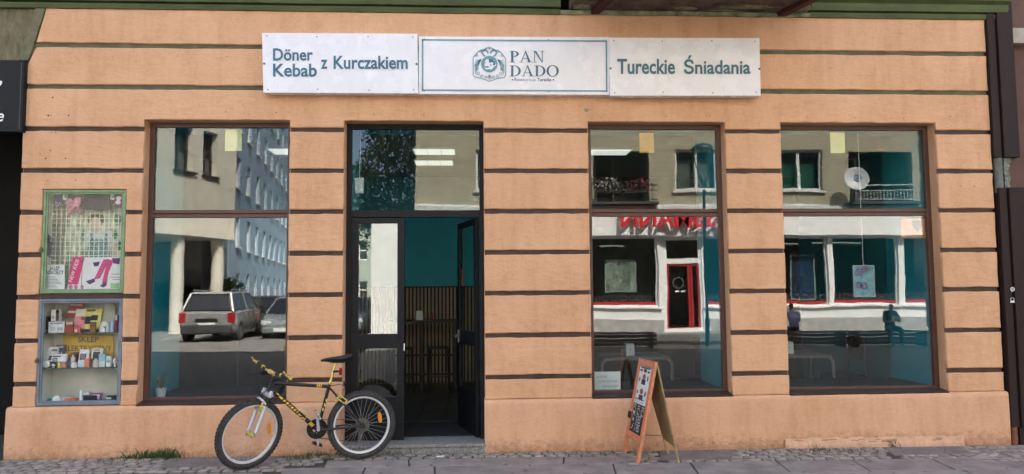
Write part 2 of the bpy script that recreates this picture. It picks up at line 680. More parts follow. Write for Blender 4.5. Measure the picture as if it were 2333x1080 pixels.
wb.build('wall', PEACH, house)


def band(poly, name='plaster_band', y0=0., y1=.045, jit=.0042, ins=.012, m=PEACH):
    """block of render with slightly uneven, rounded edges; poly counter-clockwise seen from the street"""
    pts = []
    n = len(poly)
    for i in range(n):
        a, b = Vector(poly[i]), Vector(poly[(i + 1) % n])
        k = max(1, int((b - a).length / .09))
        for j in range(k):
            p = a + (b - a) * (j / k)
            pts.append(p)
    N = len(pts)
    if N < 3:
        return
    inn, outp = [], []
    for i in range(N):
        t = (pts[(i + 1) % N] - pts[i - 1]).normalized()
        nn = Vector((-t.y, t.x))
        q = pts[i] + nn * (noise.noise(Vector((pts[i].x * 7, pts[i].y * 7, 3))) * jit * 1.6 + random.uniform(-jit, jit) * .5)
        outp.append(q)
        inn.append(q + nn * ins)
    vs = [(p.x, y1, p.y) for p in outp] + [(p.x, y0 + .008, p.y) for p in outp] + [(p.x, y0 + .002, p.y) for p in [o * .6 + i_ * .4 for o, i_ in zip(outp, inn)]] + [(p.x, y0, p.y) for p in inn]
    fs = []
    for L_ in range(3):
        for i in range(N):
            j = (i + 1) % N
            fs.append((L_ * N + i, L_ * N + j, (L_ + 1) * N + j, (L_ + 1) * N + i))
    fs.append(tuple(3 * N + i for i in range(N)))
    mb = MB()
    mb.add(vs, fs)
    o = mb.build(name, m, house)
    for p in o.data.polygons:
        p.use_smooth = len(p.vertices) == 4
    return o


def rect(x0, x1, z0, z1):
    return [(x0, z0), (x1, z0), (x1, z1), (x0, z1)]


zs = [P0Z] + JZ
for i in range(7):
    lo = zs[i] + (GH if i else .004)
    hi = zs[i + 1] - GH
    for k, (a, b) in enumerate(PIER):
        if k == 0 and hi < CT:
            band(rect(a, CL, lo, hi))
            band(rect(CR, b, lo, hi))
        elif k == 0 and lo < CT:
            band([(a, lo), (CL, lo), (CL, CT), (CR, CT), (CR, lo), (b, lo), (b, hi), (a, hi)])
        else:
            band(rect(a, b, lo, hi))
# lintel course with notches round the openings, then two full courses
lo = JZ[-1] + GH
pts = [(XL, lo)]
for (a, b), (c, d) in zip(OPEN, OPEN[1:] + [(XR, XR)]):
    pts += [(a, lo), (a, TOPZ), (b, TOPZ), (b, lo)]
pts += [(XR, lo), (XR, 3.78 - GH), (XL - .005, 3.78 - GH)]
band(pts)
band([(XL + .01, 3.78 + GH), (XR, 3.78 + GH), (XR, 4.218 - GH), (W(80, 108).x + .01, 4.218 - GH), (XL + .02, 4.0)])
band([(W(82, 97).x, 4.218 + GH), (XR, 4.218 + GH), (XR, 4.605), (W(105, 18).x, 4.605)])
for z in JZ:
    for k, (a, b) in enumerate(PIER):
        segs = [(a, CL), (CR, b)] if (k == 0 and z < CT) else [(a, b)]
        for p, q in segs:
            B('joint_lining', BROWN, house, p + .006, q - .006, .029, .036, z - GH - .006, z + GH + .006)
for z in (3.78, 4.218):
    B('joint_lining', mat('olive_joint', (.125, .125, .07), .7, .2, 6, .2, 50), house, XL + .03, XR - .004, .027, .036, z - GH - .006, z + GH + .006)
# brown strip between the two cases
B('case_divider', BROWN, house, CL + .002, CR - .002, .025, .30, 1.602, 1.652)


def plinth(x0, x1, name='plinth'):
    mb = MB()
    nx = int((x1 - x0) / .12)
    prof = [(.2, -.2), (-.030, -.2), (-.030, .10), (-.028, .30), (-.027, .47), (-.024, .508), (-.012, .521), (.01, .526), (.2, .528)]
    m = len(prof)
    vs, fs = [], []
    for i in range(nx + 1):
        x = x0 + (x1 - x0) * i / nx
        for y, z in prof:
            dy = noise.noise(Vector((x * 2.1, z * 4, 9))) * .010 + noise.noise(Vector((x * 9, z * 9, 1))) * .003 if y < .05 else 0
            vs.append((x, y + dy, z))
    for i in range(nx):
        for j in range(m - 1):
            fs.append((i * m + j, i * m + j + 1, (i + 1) * m + j + 1, (i + 1) * m + j))
    fs.append(tuple(range(m)))
    fs.append(tuple(nx * m + j for j in reversed(range(m))))
    mb.add(vs, fs)
    return mb.build(name, PEACH2, house, smooth=True)


plinth(-4.613, -1.335)
plinth(.135, 5.735)
# peeling edge of the plinth near the right end
pk = MB()
x = W(1785, 1010).x
xe = W(2195, 1010).x
rp = random.Random(11)
top = []
while x < xe:
    top.append((x, .072 + noise.noise(Vector((x * 6, 0, 0))) * .018 + rp.uniform(-.005, .005)))
    x += rp.uniform(.012, .05)
N_ = len(top)
vs = [(p[0], -.036, p[1] + .004) for p in top] + [(p[0], -.046 + rp.uniform(-.002, .002), p[1]) for p in top] + [(p[0], -.052 + rp.uniform(-.003, .003), gz(p[0]) + .03 + rp.uniform(-.004, .004)) for p in top] + [(p[0], -.045, gz(p[0]) - .03) for p in top]
fs = [(r_ * N_ + i, r_ * N_ + i + 1, (r_ + 1) * N_ + i + 1, (r_ + 1) * N_ + i) for r_ in range(3) for i in range(N_ - 1)]
vs += [(v[0] - .01, -.01, v[2]) for v in vs[0:1]]
pk.add(vs, fs)
pk.build('broken_render_edge', mat('bare_render', (.74, .455, .29), .9, .12, 9, .5, 30, bdist=.006), house)
ck_ = MB()
for k in range(9):
    i0 = rp.randrange(2, N_ - 8)
    for q_ in range(i0, i0 + rp.randrange(3, 6)):
        a_, b_ = top[q_], top[q_ + 1]
        o_ = -.014 - .012 * (k % 3)
        ck_.add([(a_[0], -.0525, a_[1] + o_), (b_[0], -.0525, b_[1] + o_), (b_[0], -.0525, b_[1] + o_ + .005), (a_[0], -.0525, a_[1] + o_ + .004)], [(0, 1, 2, 3)])
tag(ck_.build('render_crack', mat('crack_brown', (.16, .08, .05), .9, .2, 40), house, fix=False), None, kind='stuff')
# chips and screw holes in the render
HOLE = mat('hole_shadow', (.07, .04, .03), .9, .2, 50)
for px, py, r in [(120, 222, 4), (110, 263, 5), (116, 263, 3), (156, 263, 4), (117, 301, 3), (127, 302, 3), (115, 343, 3.5), (104, 361, 4), (149, 361, 3.5), (109, 411, 3), (172, 411, 3), (404, 128, 2.5), (517, 129, 2.5),
                  (401, 255, 3), (514, 255, 3), (629, 256, 3), (852, 260, 3), (960, 261, 2.5), (966, 261, 3), (1072, 262, 2.5), (1518, 265, 3), (1609, 263, 2.5), (1617, 264, 3), (1729, 282, 2.5), (2164, 265, 3), (2167, 287, 2), (2161, 407, 2.5), (2189, 423, 3), (2220, 424, 3), (2164, 150, 2), (1838, 267, 2.5), (1949, 269, 2.5), (2058, 270, 2.5), (1950, 800, 0)]:
    if r:
        p = W(px, py, -.001)
        MB().lathe((p.x, -.0015, p.z), [(r / 218 * .42, 0), (r / 218 * .5, .004)], 7, (0, 1, 0)).build('screw_hole', HOLE, house)
p = W(1336, 250, 0)
ch = MB()
rp = random.Random(2)
ring_ = [(p.x + math.cos(a) * .034 * rp.uniform(.5, 1.1), p.z + math.sin(a) * .026 * rp.uniform(.5, 1.1)) for a in [k * math.pi / 5 for k in range(10)]]
ch.prism(ring_, -.003, .004)
ch.build('render_chip', mat('bare_chip', (.34, .29, .23), .95, .45, 60, .9, 60, dark=(.08, .07, .06)), house)

# cornice (green), with the peeling length under the balcony


def cornice(x0, x1, m, name, jit=0., low=False):
    prof = [(.03, 4.601), (-.018, 4.603), (-.030, 4.612), (-.030, 4.646), (.03, 4.648)] if low else [(.03, 4.601), (-.018, 4.603), (-.030, 4.640), (-.030, 4.652), (-.004, 4.656), (-.004, 4.668), (-.055, 4.672), (-.065, 4.71), (-.066, 4.75), (-.11, 4.78), (-.13, 4.90), (.03, 4.90)]
    mb = MB()
    n = max(2, int((x1 - x0) / .12))
    k = len(prof)
    vs, fs = [], []
    for i in range(n + 1):
        x = x0 + (x1 - x0) * i / n
        for y, z in prof:
            vs.append((x, y + random.uniform(-jit, jit), z + random.uniform(-jit, jit) * .6 + noise.noise(Vector((x * 1.5, 0, 0))) * .004))
    for i in range(n):
        for j in range(k):
            fs.append((i * k + j, i * k + (j + 1) % k, (i + 1) * k + (j + 1) % k, (i + 1) * k + j))
    fs += [tuple(range(k)), tuple(n * k + j for j in reversed(range(k)))]
    mb.add(vs, fs)
    return mb.build(name, m, house)


bx0, bx1 = W(1276, 20).x, W(1843, 20).x
cornice(-8.2, bx0, GREEN, 'cornice')
cornice(bx1, 5.95, GREEN, 'cornice')
cornice(bx0 + .002, bx1 - .002, PALEG, 'cornice', .004, True)
# balcony slab above with steel beams and patches of fallen plaster
SOFF = mat('bare_concrete_soffit', (.15, .11, .085), .95, .3, 6, .9, 25, bdist=.02)
bal = MB().box(bx0 + .10, bx1 - .10, -1.75, .034, 4.655, 4.88).build('balcony', SOFF, house, bev=.01)
BEAM = mat('rusty_red_beam', (.07, .018, .016), .8, .3, 20, .5, 50)
for px, sl in ((1345, .22), (1768, .34)):
    x = W(px, 25).x
    mb = MB()
    mb.add([(x, -.036, 4.60), (x + .09, -.036, 4.60), (x + .09, -.036, 4.66), (x, -.036, 4.66), (x + sl, -1.1, 4.60), (x + .09 + sl, -1.1, 4.60), (x + .09 + sl, -1.1, 4.66), (x + sl, -1.1, 4.66)],
           [(0, 1, 2, 3), (7, 6, 5, 4), (0, 4, 5, 1), (1, 5, 6, 2), (2, 6, 7, 3), (3, 7, 4, 0)])
    mb.build('bracket', BEAM, bal)
rp = random.Random(5)
for x, y, a, b in ((W(1555, 12).x, -.10, .14, .05), (W(1690, 8).x, -.17, .32, .05), (W(1650, 20).x, -.04, .2, .03), (W(1325, 12).x, -.10, .12, .09), (W(1815, 12).x, -.12, .10, .1), (W(1640, 8).x, -.75, .5, .2)):
    q = [(x + math.cos(t) * a * rp.uniform(.6, 1.1), y + math.sin(t) * b * rp.uniform(.6, 1.1)) for t in [k * math.pi / 7 for k in range(14)]]
    MB().prism(q, 4.649, 4.657, 'z').build('plaster_patch', PALEG, bal)
rl = MB()
for i in range(26):
    xx = bx0 + .15 + i * (bx1 - bx0 - .3) / 25
    rl.tube([(xx, -1.7, 4.88), (xx, -1.7, 5.8)], .009, 5)
rl.box(bx0 + .12, bx1 - .12, -1.725, -1.685, 5.8, 5.83)
rl.build('railing', BLKM, bal)
# upper storeys and mass of the building
um = MB()
um.box(-8.2, XR, .03, 12, 4.90, 16.9)
um.box(-8.3, XR + .05, -.35, 12.2, 16.9, 17.2)
um.build('upper_storeys', mat('upper_render', (.40, .36, .22), .9, .1, 2), house)
rb = MB()
rb.box(-4.9, 5.9, 5.3, 12, -.2, 4.9).box(XL, -3.9, .95, 5.3, -.2, 4.9)
rb.build('rear_wing', mat('upper_render', (.4, .36, .22)), house)


# ---- shop windows
def shop_window(x0, x1, zb=.545, label=None):
    y0, y1 = .145, .195
    fr = MB()
    fr.frame(x0, x1, zb, TOPZ, y0, y1, .052, .035, .05)
    fr.box(x0 + .052, x1 - .052, y0 + .004, y1 - .002, 2.432, 2.470)
    fr.box(x0 + .052, x1 - .052, y0 + .004, y1 - .002, 2.478, 2.516)
    fr.box(x0 + .052, x1 - .052, y0 + .016, y1 - .002, 2.470, 2.478)
    f = fr.build('shop_window', FRAMEB, house, bev=.004)
    if label:
        tag(f, label)
    B('pane', G_LO, f, x0 + .045, x1 - .045, YG - .004, YG + .004, zb + .03, 2.438)
    B('pane', G_UP, f, x0 + .045, x1 - .045, YG - .004, YG + .004, 2.51, TOPZ - .045)
    sl = MB()
    sl.prism([(-.014, .518), (-.022, .532), (.146, .556), (.2, .556), (.2, .515)], x0 + .002, x1 - .002, 'x')
    sl.build('sill', BROWN, f)
    return f


shop_window(*OPEN[0])
shop_window(*OPEN[2])
shop_window(*OPEN[3])

# ---- door: frame, transom light, closed left leaf, open right leaf
dx0, dx1 = OPEN[1]
DY = .175
DZ0, DZT, DZB = .095, 3.44, 2.435
df = MB()
df.box(dx0, dx0 + .055, DY, DY + .06, DZ0, DZT)
df.box(dx1 - .045, dx1, DY, DY + .06, DZ0, DZT)
df.box(dx0 + .055, dx1 - .045, DY, DY + .06, DZT - .055, DZT)
df.box(dx0 + .055, dx1 - .045, DY, DY + .06, DZB, DZB + .075)
door = df.build('door_frame', BLACKP, house, bev=.004)
B('transom_pane', G_UP, door, dx0 + .05, dx1 - .04, DY + .022, DY + .03, DZB + .07, DZT - .05)


def leaf(w_, flip, name):
    """door leaf in local coordinates: x from 0 (hinge) to w_"""
    h0, h1 = DZ0 + .004, DZB - .004
    t = .045
    fr = MB()
    sw = .075
    fr.box(0, sw, 0, t, h0, h1)
    fr.box(w_ - sw, w_, 0, t, h0, h1)
    fr.box(sw, w_ - sw, 0, t, h1 - .06, h1)
    fr.box(sw, w_ - sw, 0, t, 1.05, 1.20)
    fr.box(sw, w_ - sw, 0, t, h0, .545)
    fr.box(sw + .02, w_ - sw - .02, -.006, 0, h0 + .08, .50)
    gl = [(1.195, h1 - .055), (.54, 1.055)]
    return fr, gl, sw, t


wl_ = .56
fr, gl, sw, t = leaf(wl_, 1, 'door_leaf')
ML = Matrix.Translation((dx0 + .055, DY + .008, 0))
fr.v = [tuple(ML @ Vector(v)) for v in fr.v]
left = fr.build('door_leaf', BLACKP, door, bev=.004)
for a, b in gl:
    m_ = MB()
    m_.X = ML
    m_.box(sw - .005, wl_ - sw + .005, .018, .026, a, b)
    m_.build('pane', G_DOOR, left)
wr = .80
fr, gl, sw, t = leaf(wr, -1, 'door_leaf')
ang = rad(180 - 75)
MR = Matrix.Translation((dx1 - .048, DY + .065, 0)) @ Matrix.Rotation(ang, 4, 'Z')
fr.v = [tuple(MR @ Vector(v)) for v in fr.v]
right = fr.build('door_leaf', BLACKP, door, bev=.004)
for a, b in gl:
    m_ = MB()
    m_.X = MR
    m_.box(sw - .005, wr - sw + .005, .018, .026, a, b)
    m_.build('pane', G_DOOR, right)
hb = MB()
hb.X = MR
for yy in (-.045, .09):
    hb.tube([(wr - .04, .02, 1.13), (wr - .04, yy, 1.13), (wr - .05, yy * 1.15 - .004, 1.13), (wr - .17, yy * 1.2 - .004, 1.125)], .010, 8)
hb.box(wr - .055, wr - .025, -.012, .057, 1.05, 1.20)
hb.build('handle', STEEL, right, smooth=True)
hb = MB()
hb.X = ML
hb.box(wl_ - .006, wl_ + .004, -.006, .0, 1.02, 1.10)
hb.build('latch_plate', STEEL, left)
stk = MB()
stk.X = MR
stk.box(wr - .20, wr - .12, .028, .030, 1.70, 1.90)
stk.build('sticker', mat('orange_sticker', (.40, .11, .05), .5, .1), right)
# step
stp = MB()
stp.box(dx0 - .02, dx1 + .002, -.055, .36, .062, .094)
step = stp.build('step', GRANITE, house, bev=.006)
for a, b in ((-1.32, -.62), (-.615, .135)):
    B('step_stone', GRANITE, step, a, b, -.04, .2, -.15, .06, .006)

# ---- passage arch at the left, with its black sign
pas = T('gateway', (-6.2, .5, 0), 'dark gateway passage under an olive plaster arch at the left edge', 'gateway')
ab = MB()
ax0 = XL - 3.1
aq = [(ax0, 3.98), (XL - .05, 3.98), (W(62, 137).x, 4.0), (W(70, 110).x, 4.20), (W(92, 20).x, 4.66), (ax0, 4.66)]
ab.prism(aq, .03, .3)
ab.build('spandrel', ROUGHO, pas)
am = MB()
curve = [(W(57, 137).x, W(57, 137).z), (W(69, 105).x, W(69, 105).z), (W(83, 60).x, W(83, 60).z), (W(98, 16).x, 4.62)]
for (p, q), (r_, s_) in zip(curve, curve[1:]):
    am.add([(p - .07, -.004, q), (p + .03, -.004, q), (r_ + .03, -.004, s_), (r_ - .07, -.004, s_), (p - .07, .05, q), (p + .03, .05, q), (r_ + .03, .05, s_), (r_ - .07, .05, s_)],
           [(0, 1, 2, 3), (7, 6, 5, 4), (0, 4, 5, 1), (1, 5, 6, 2), (2, 6, 7, 3), (3, 7, 4, 0)])
am.build('arch_moulding', mat('olive_moulding', (.17, .16, .09), .8, .2, 10, .4, 40), pas)
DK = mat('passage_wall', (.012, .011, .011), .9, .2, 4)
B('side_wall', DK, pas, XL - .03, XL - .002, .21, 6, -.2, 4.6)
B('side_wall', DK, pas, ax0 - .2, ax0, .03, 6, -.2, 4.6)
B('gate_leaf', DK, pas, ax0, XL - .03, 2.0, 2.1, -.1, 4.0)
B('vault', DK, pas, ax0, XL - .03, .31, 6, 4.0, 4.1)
nb = MB()
nb.box(ax0 - 6, ax0 - .2, .0, 12, -.3, 17)
tag(nb.build('corner_house', mat('upper_render', (.4, .36, .22)), None), 'olive rendered house wall beyond the dark gateway', 'building')
sg = W(56, 137, -.06)
sgb = W(56, 300, -.06)
sign = B('gateway_sign', BLACK, None, sg.x - 1.9, sg.x, -.06, .02, sgb.z, sg.z, .004)
tag(sign, 'flat black sign with a few white letters over the gateway at the left edge', 'sign')
WH = mat('white_lettering', (.82, .82, .80), .5, 0)
B('edging', mat('green_edging', (.02, .05, .04), .4, 0), sign, sg.x - .03, sg.x - .022, -.064, -.058, sgb.z + .03, sg.z - .03)
p = W(6, 277, -.0625)
lettering('e', (p.x - .075, -.0625, p.z), (.075, 0, 0), (.02, 0, .085), WH, sign, off=.01)
p = W(3, 197, -.0625)
lettering(',', (p.x - .03, -.0625, p.z), (.03, 0, 0), (.01, 0, .06), WH, sign, off=.02)

# ---- neighbour on the right: brown pilaster, broken drain casing
nei = T('neighbour_house', (6.6, .4, 0), 'dull brown neighbouring house front at the right edge', 'building')
NB = mat('neighbour_brown', (.125, .062, .045), .75, .12, 4, .3, 60)
NBD = mat('dark_brown_metal', (.030, .018, .016), .65, .12, 6, .1, 40, spec=.25)
xa = XR + .004
B('wall', NB, nei, W(2300, 500).x + .03, 30, .06, 10, -.3, 24.5)
B('base_course', NBD, nei, W(2318, 900).x, 30, -.005, .058, -.3, .55)
B('cornice', mat('neighbour_cornice', (.42, .38, .30), .8, .1, 8), nei, W(2300, 70).x, 30, -.05, .058, 4.33, 4.50)
B('screw_hole', HOLE, nei, W(2305, 375).x, W(2307, 375).x, .056, .06, W(2305, 377).z, W(2305, 375).z)
cas = T('drain_casing', (xa + .1, 0, 0), 'dark brown sheet metal drainpipe casing with a broken gap, between the two houses', 'drainpipe')
xb = W(2308, 300).x
zt, zb_ = W(2290, 360).z, W(2290, 428).z
for z0, z1, xs_ in ((zt, 4.9, 0), (-.02 + .17, zb_, .03)):
    mb = MB()
    mb.box(xa + xs_, xa + .085 + xs_, -.035, .05, z0, z1)
    mb.box(xa + .105 + xs_, xb + xs_ + .03, -.05, .05, z0, z1)
    mb.box(xa + .085 + xs_, xa + .105 + xs_, -.015, .05, z0, z1)
    mb.build('casing', NBD, cas, bev=.006)
MB().tube([(xa + .07, .02, zb_ - .05), (xa + .07, .02, zt + .05)], .045, 14).build('pipe', mat('grey_pipe', (.14, .15, .14), .6, .2, 12), cas, smooth=True)
mb = MB()
rp = random.Random(4)
zz = zb_ - .02
while zz < zt:
    mb.box(xa + .13, xa + .20 + rp.uniform(-.02, .02), .0, .06, zz, zz + .05)
    zz += .05
mb.build('broken_mortar', mat('mortar', (.25, .26, .21), .95, .35, 25, .8, 30, bdist=.02), cas)
MB().tube([(W(2310, 990).x, .0, -.05), (W(2309, 962).x, .0, .19)], .033, 14).build('pipe_stub', mat('clay_pipe', (.24, .085, .05), .75, .15, 14), cas, smooth=True)
p, q = W(2307, 659, -.053), W(2307, 687, -.053)
mb = MB()
mb.ring((p.x, -.052, p.z), (0, 1, 0), [(.016, 0), (.024, 0), (.024, .002), (.016, .002)], 18)
mb.ring((p.x, -.052, p.z), (0, 1, 0), [(.004, 0), (.009, 0), (.009, .002), (.004, .002)], 10)
mb.build('bell_marking', WH, cas)
mb = MB()
mb.prism([(q.x - .028, q.z - .012), (q.x + .028, q.z - .012), (q.x + .016, q.z + .010), (q.x - .016, q.z + .010)], -.0525, -.0505)
mb.ring((q.x, -.052, q.z + .02), (0, 1, 0), [(.018, 0), (.022, 0), (.022, .002), (.018, .002)], 16)
mb.build('bell_marking', WH, cas)

# ------------------------------------------------------------------ interior of the restaurant
ib = MB()
for k, (a, b) in enumerate(PIER):
    a2 = a if k else -3.9
    b2 = b if k < 4 else 5.714
    if k == 0:
        ib.box(-3.50, b2, .345, 1.08, .0, 3.6)
        ib.box(CR + .002, b2, .2, .345, .0, 3.6)
    else:
        ib.box(a2, b2, .2, 1.08, .0, 3.6)
for a, b in OPEN:
    ib.box(a, b, .2, .8, 3.45, 3.6)
ib.box(-3.96, -3.9, .36, 5.0, .0, 3.6)
ib.box(5.75, 5.8, .2, 5.0, .0, 3.6)
struct(ib.build('interior_wall', TEAL))
bw = struct(B('interior_back_wall', TEAL, None, -3.9, 1.25, 4.95, 5.05, 0, 3.6))
struct(B('interior_side_room_wall', mat('charcoal_wall', (.05, .046, .04), .8, .15, 3), None, 1.252, 5.75, 4.95, 5.05, 0, 3.6))
ap = MB()
for a, b in (OPEN[0], OPEN[2], OPEN[3]):
    ap.box(a, b, .201, 1.08, .0, .56)
struct(ap.build('window_ledge', LEDG))
struct(B('interior_ceiling', CEIL, None, -3.9, 5.75, .8, 4.95, 3.6, 3.65))
fl = struct(B('interior_floor', mat('floor_grout', (.02, .02, .02), .8, .1), None, -3.9, 5.75, .24, 4.95, -.1, .088))
tm = None
for i in range(12):
    for j in range(12):
        x, y = -2.8 + i * .31, 1.26 + j * .31
        if x > .6:
            continue
        if tm is None:
            o = B('floor_tile', DARKF, fl, x, x + .302, y, y + .302, .08, .1)
            tm = o.data
        else:
            o = bpy.data.objects.new('floor_tile', tm)
            COL.objects.link(o)
            o.parent = fl
            o.location = Vector((x + .151, y + .151, .08)) - wl(fl)
mt = B('door_mat', MATF, None, -.74, .04, .40, 1.2, .088, .10, .003)
tag(mt, 'black ribbed mat just inside the open door', 'mat')
# slatted panelling on the back wall
B('panel_felt', mat('black_felt', (.012, .012, .012), .95, .1), bw, -3.88, 1.24, 4.93, 4.949, .1, 1.72)
sm = None
for i in range(140):
    x = -2.15 + i * .062
    if x > 1.0:
        break
    if sm is None:
        o = B('slat', OAK, bw, x, x + .034, 4.905, 4.929, .1, 1.70)
        sm = o.data
    else:
        o = bpy.data.objects.new('slat', sm)
        COL.objects.link(o)
        o.parent = bw
        o.location = Vector((x + .017, 4.917, .1)) - wl(bw)
# ceiling lights
LED = mat('lit_panel', (1, .97, .9), .5, 0, emit=.16)
pos = [(-2.45, 2.5, 'over the left window'), (-.5, 2.5, 'above the door, nearer one'), (-.55, 3.4, 'above the door, farther one'), (1.95, 2.5, 'over the middle window'), (3.6, 2.7, 'between the two right windows')]
for x, y, wh in pos:
    t_ = T('ceiling_light', (x, y, 3.58), 'lit rectangular ceiling light panel inside, ' + wh, 'light', 'ceiling light panels in the restaurant')
    MB().box(x - .3, x + .3, y - .22, y + .22, 3.575, 3.60).build('housing', WHITE, t_)
    for k in range(3):
        B('diffuser', LED, t_, x - .28 + k * .19, x - .10 + k * .19, y - .2, y + .2, 3.570, 3.5745)
# bar table, stools, napkin holder seen through the door
t_ = T('bar_table', (-.74, 4.3, .1), 'black high bar table against the slatted wall, seen through the open door', 'table')
B('tabletop', BLKM, t_, -1.35, -.22, 4.05, 4.55, 1.14, 1.18, .005)
for x in (-1.30, -.78, -.26):
    mb = MB()
    mb.box(x - .02, x + .02, 4.08, 4.12, .1, 1.14)
    mb.build('leg', BLKM, t_)
B('foot_rail', BLKM, t_, -1.3, -.26, 4.085, 4.115, .62, .65)
B('foot_rail', BLKM, t_, -1.3, -.26, 4.085, 4.115, .32, .35)
for x, wh in ((-1.05, 'left'), (-.5, 'right')):
    s_ = T('bar_stool', (x, 3.75, .1), 'black metal bar stool, %s one at the high table inside the door' % wh, 'stool', 'bar stools at the high table')
    B('seat', BLKM, s_, x - .17, x + .17, 3.6, 3.9, .76, .79, .008)
    for a in (-.14, .14):
        for b in (-.12, .12):
            MB().tube([(x + a * 1.15, 3.75 + b * 1.2, .1), (x + a, 3.75 + b, .765)], .011, 6).build('leg', BLKM, s_)
    MB().frame(x - .15, x + .15, .33, .36, 3.62, 3.64, .012).build('foot_ring', BLKM, s_)
NAP = mat('napkin_white', (.75, .75, .74), .7, .05)


def napkin(x, y, z, wh):
    t2 = T('napkin_holder', (x, y, z), 'white napkin dispenser ' + wh, 'napkin holder', 'napkin dispensers on the tables')
    mb = MB()
    mb.prism([(x - .055, z + .002), (x + .055, z + .002), (x + .05, z + .15), (x - .05, z + .15)], y - .05, y + .05)
    mb.build('box', NAP, t2, bev=.008)
    MB().lathe((x, y - .0525, z + .08), [(.008, 0), (.008, .003)], 10, (0, 1, 0)).build('slot', INKD, t2)


napkin(-.82, 4.2, 1.18, 'on the high bar table seen through the door')
p = MB().lathe((-.62, 4.22, 1.181), [(.022, 0), (.024, .06), (.014, .085), (.012, .11)], 12)
tag(p.build('sauce_bottle', mat('red_sauce', (.3, .04, .02), .4, 0), None, smooth=True), 'small red sauce bottle on the high bar table inside', 'bottle')
LWOOD = mat('pale_table_wood', (.20, .175, .14), .5, .1, 9)
CHB = mat('chair_black', (.02, .021, .023), .5, .1)


def cafe_table(xc, y, w_, wh):
    t2 = T('cafe_table', (xc, y, .1), 'low table with rounded pale frame behind the %s' % wh, 'table', 'cafe tables behind the windows')
    zt_ = .83
    B('tabletop', mat('table_grey', (.10, .10, .10), .35, .1, 6), t2, xc - w_ / 2 + .02, xc + w_ / 2 - .02, y - .32, y + .32, zt_ - .02, zt_, .006)
    for yy in (y - .30, y + .30):
        pts = [(xc - w_ / 2, yy, .1), (xc - w_ / 2, yy, zt_ - .12)]
        pts += [(xc - w_ / 2 + .1 - .1 * math.cos(a), yy, zt_ - .12 + .1 * math.sin(a)) for a in [k * math.pi / 12 for k in range(1, 7)]]
        pts += [(-(q[0] - xc) + xc, q[1], q[2]) for q in reversed(pts)]
        MB().tube(pts, .022, 8).build('frame', LWOOD, t2, smooth=True)
    napkin(xc - .05, y - .12, zt_, 'on the table behind the ' + wh)


def chair(x, y, rot, wh):
    t2 = T('chair', (x, y, .1), 'black chair ' + wh, 'chair', 'dining chairs behind the windows')
    X_ = Matrix.Translation((x, y, .1)) @ Matrix.Rotation(rot, 4, 'Z')
    for nm, bxs in (('seat', (-.2, .2, -.2, .2, .43, .46)), ('backrest', (-.19, .19, .185, .21, .62, .92))):
        mb = MB()
        mb.X = X_
        mb.box(*bxs)
        mb.build(nm, CHB, t2, bev=.012)
    for a in (-.18, .18):
        for b in (-.18, .19):
            mb = MB()
            mb.X = X_
            mb.tube([(a * 1.1, b * 1.1, 0), (a, b, .43)] + ([(a, .197, .9)] if b > 0 else []), .014, 6)
            mb.build('leg', CHB, t2)


cafe_table(2.0, 1.5, .86, 'middle window')
cafe_table(4.0, 1.5, .86, 'right window')
chair(1.35, 1.9, rad(75), 'left of the table behind the middle window')
chair(2.72, 1.55, rad(-80), 'right of the table behind the middle window')
chair(3.3, 1.9, rad(80), 'left of the table behind the right window')
chair(4.75, 1.6, rad(-85), 'right of the table behind the right window')
# paper squares hanging on the upper panes
for px, py, px2, py2, wh, m in ((514, 296, 551, 344, 'left window', YPAPER), (1456, 303, 1490, 349, 'middle window', mat('orange_paper', (.66, .31, .06), .85, .1, 7)), (1890, 302, 1925, 349, 'right window', YPAPER)):
    a, b = W(px, py, .19), W(px2, py2, .19)
    o = B('paper_square', m, None, a.x, b.x, .182, .185, b.z, a.z)
    tag(o, 'yellowish paper square stuck inside the top of the ' + wh, 'paper', 'paper squares in the windows')
# handwritten notice
a, b = W(1353, 847, .21), W(1414, 887, .21)
nt_ = B('handwritten_notice', PAPER, None, a.x, b.x, .205, .209, b.z, a.z)
tag(nt_, 'white handwritten paper notice at the lower left of the middle window', 'notice')
PEN = mat('pencil_grey', (.25, .25, .26), .8, 0)
h_ = a.z - b.z
for i, s_ in enumerate(('LOKAL', 'KLIMATYZOWANY', 'ZAPRASZAMY')):
    w0 = b.x - a.x
    lettering(s_, (a.x + w0 * (.08 + .1 * i), .2035, a.z - h_ * (.34 + .27 * i)), (w0 * (.42, .72, .62)[i], 0, 0), (.01, 0, h_ * .13), PEN, nt_)
# blue poster on a string in the right window
a, b = W(1944, 606, .55), W(1993, 675, .55)
po = T('hanging_poster', ((a.x + b.x) / 2, .55, b.z), 'pale blue framed poster hanging on a white string in the right window', 'poster')
B('board', mat('poster_blue', (.30, .50, .56), .5, .25, 14, dark=(.13, .30, .38)), po, a.x, b.x, .55, .56, b.z, a.z)
MB().frame(a.x - .008, b.x + .008, b.z - .008, a.z + .008, .545, .565, .012).build('frame', mat('pale_frame', (.55, .58, .55), .5, .05), po)
pm = MB()
pcx = (a.x + b.x) / 2
for dx, dz, w_, hh in ((-.05, .10, .10, .05), (.02, .14, .09, .05), (-.06, -.05, .08, .06), (.0, -.06, .09, .05)):
    pm.lathe((pcx + dx, .5485, b.z + .18 + dz), [(w_ / 2, 0), (w_ / 2, .001)], 12, (0, 1, 0))
pm.build('print', [mat('print_violet', (.30, .28, .42), .6, .3, 40)], po)
s0 = W(1953, 447, .55)
MB().tube([(pcx, .553, a.z), (pcx, .553, 3.5)], .0035, 5).build('string', WHITE, po)
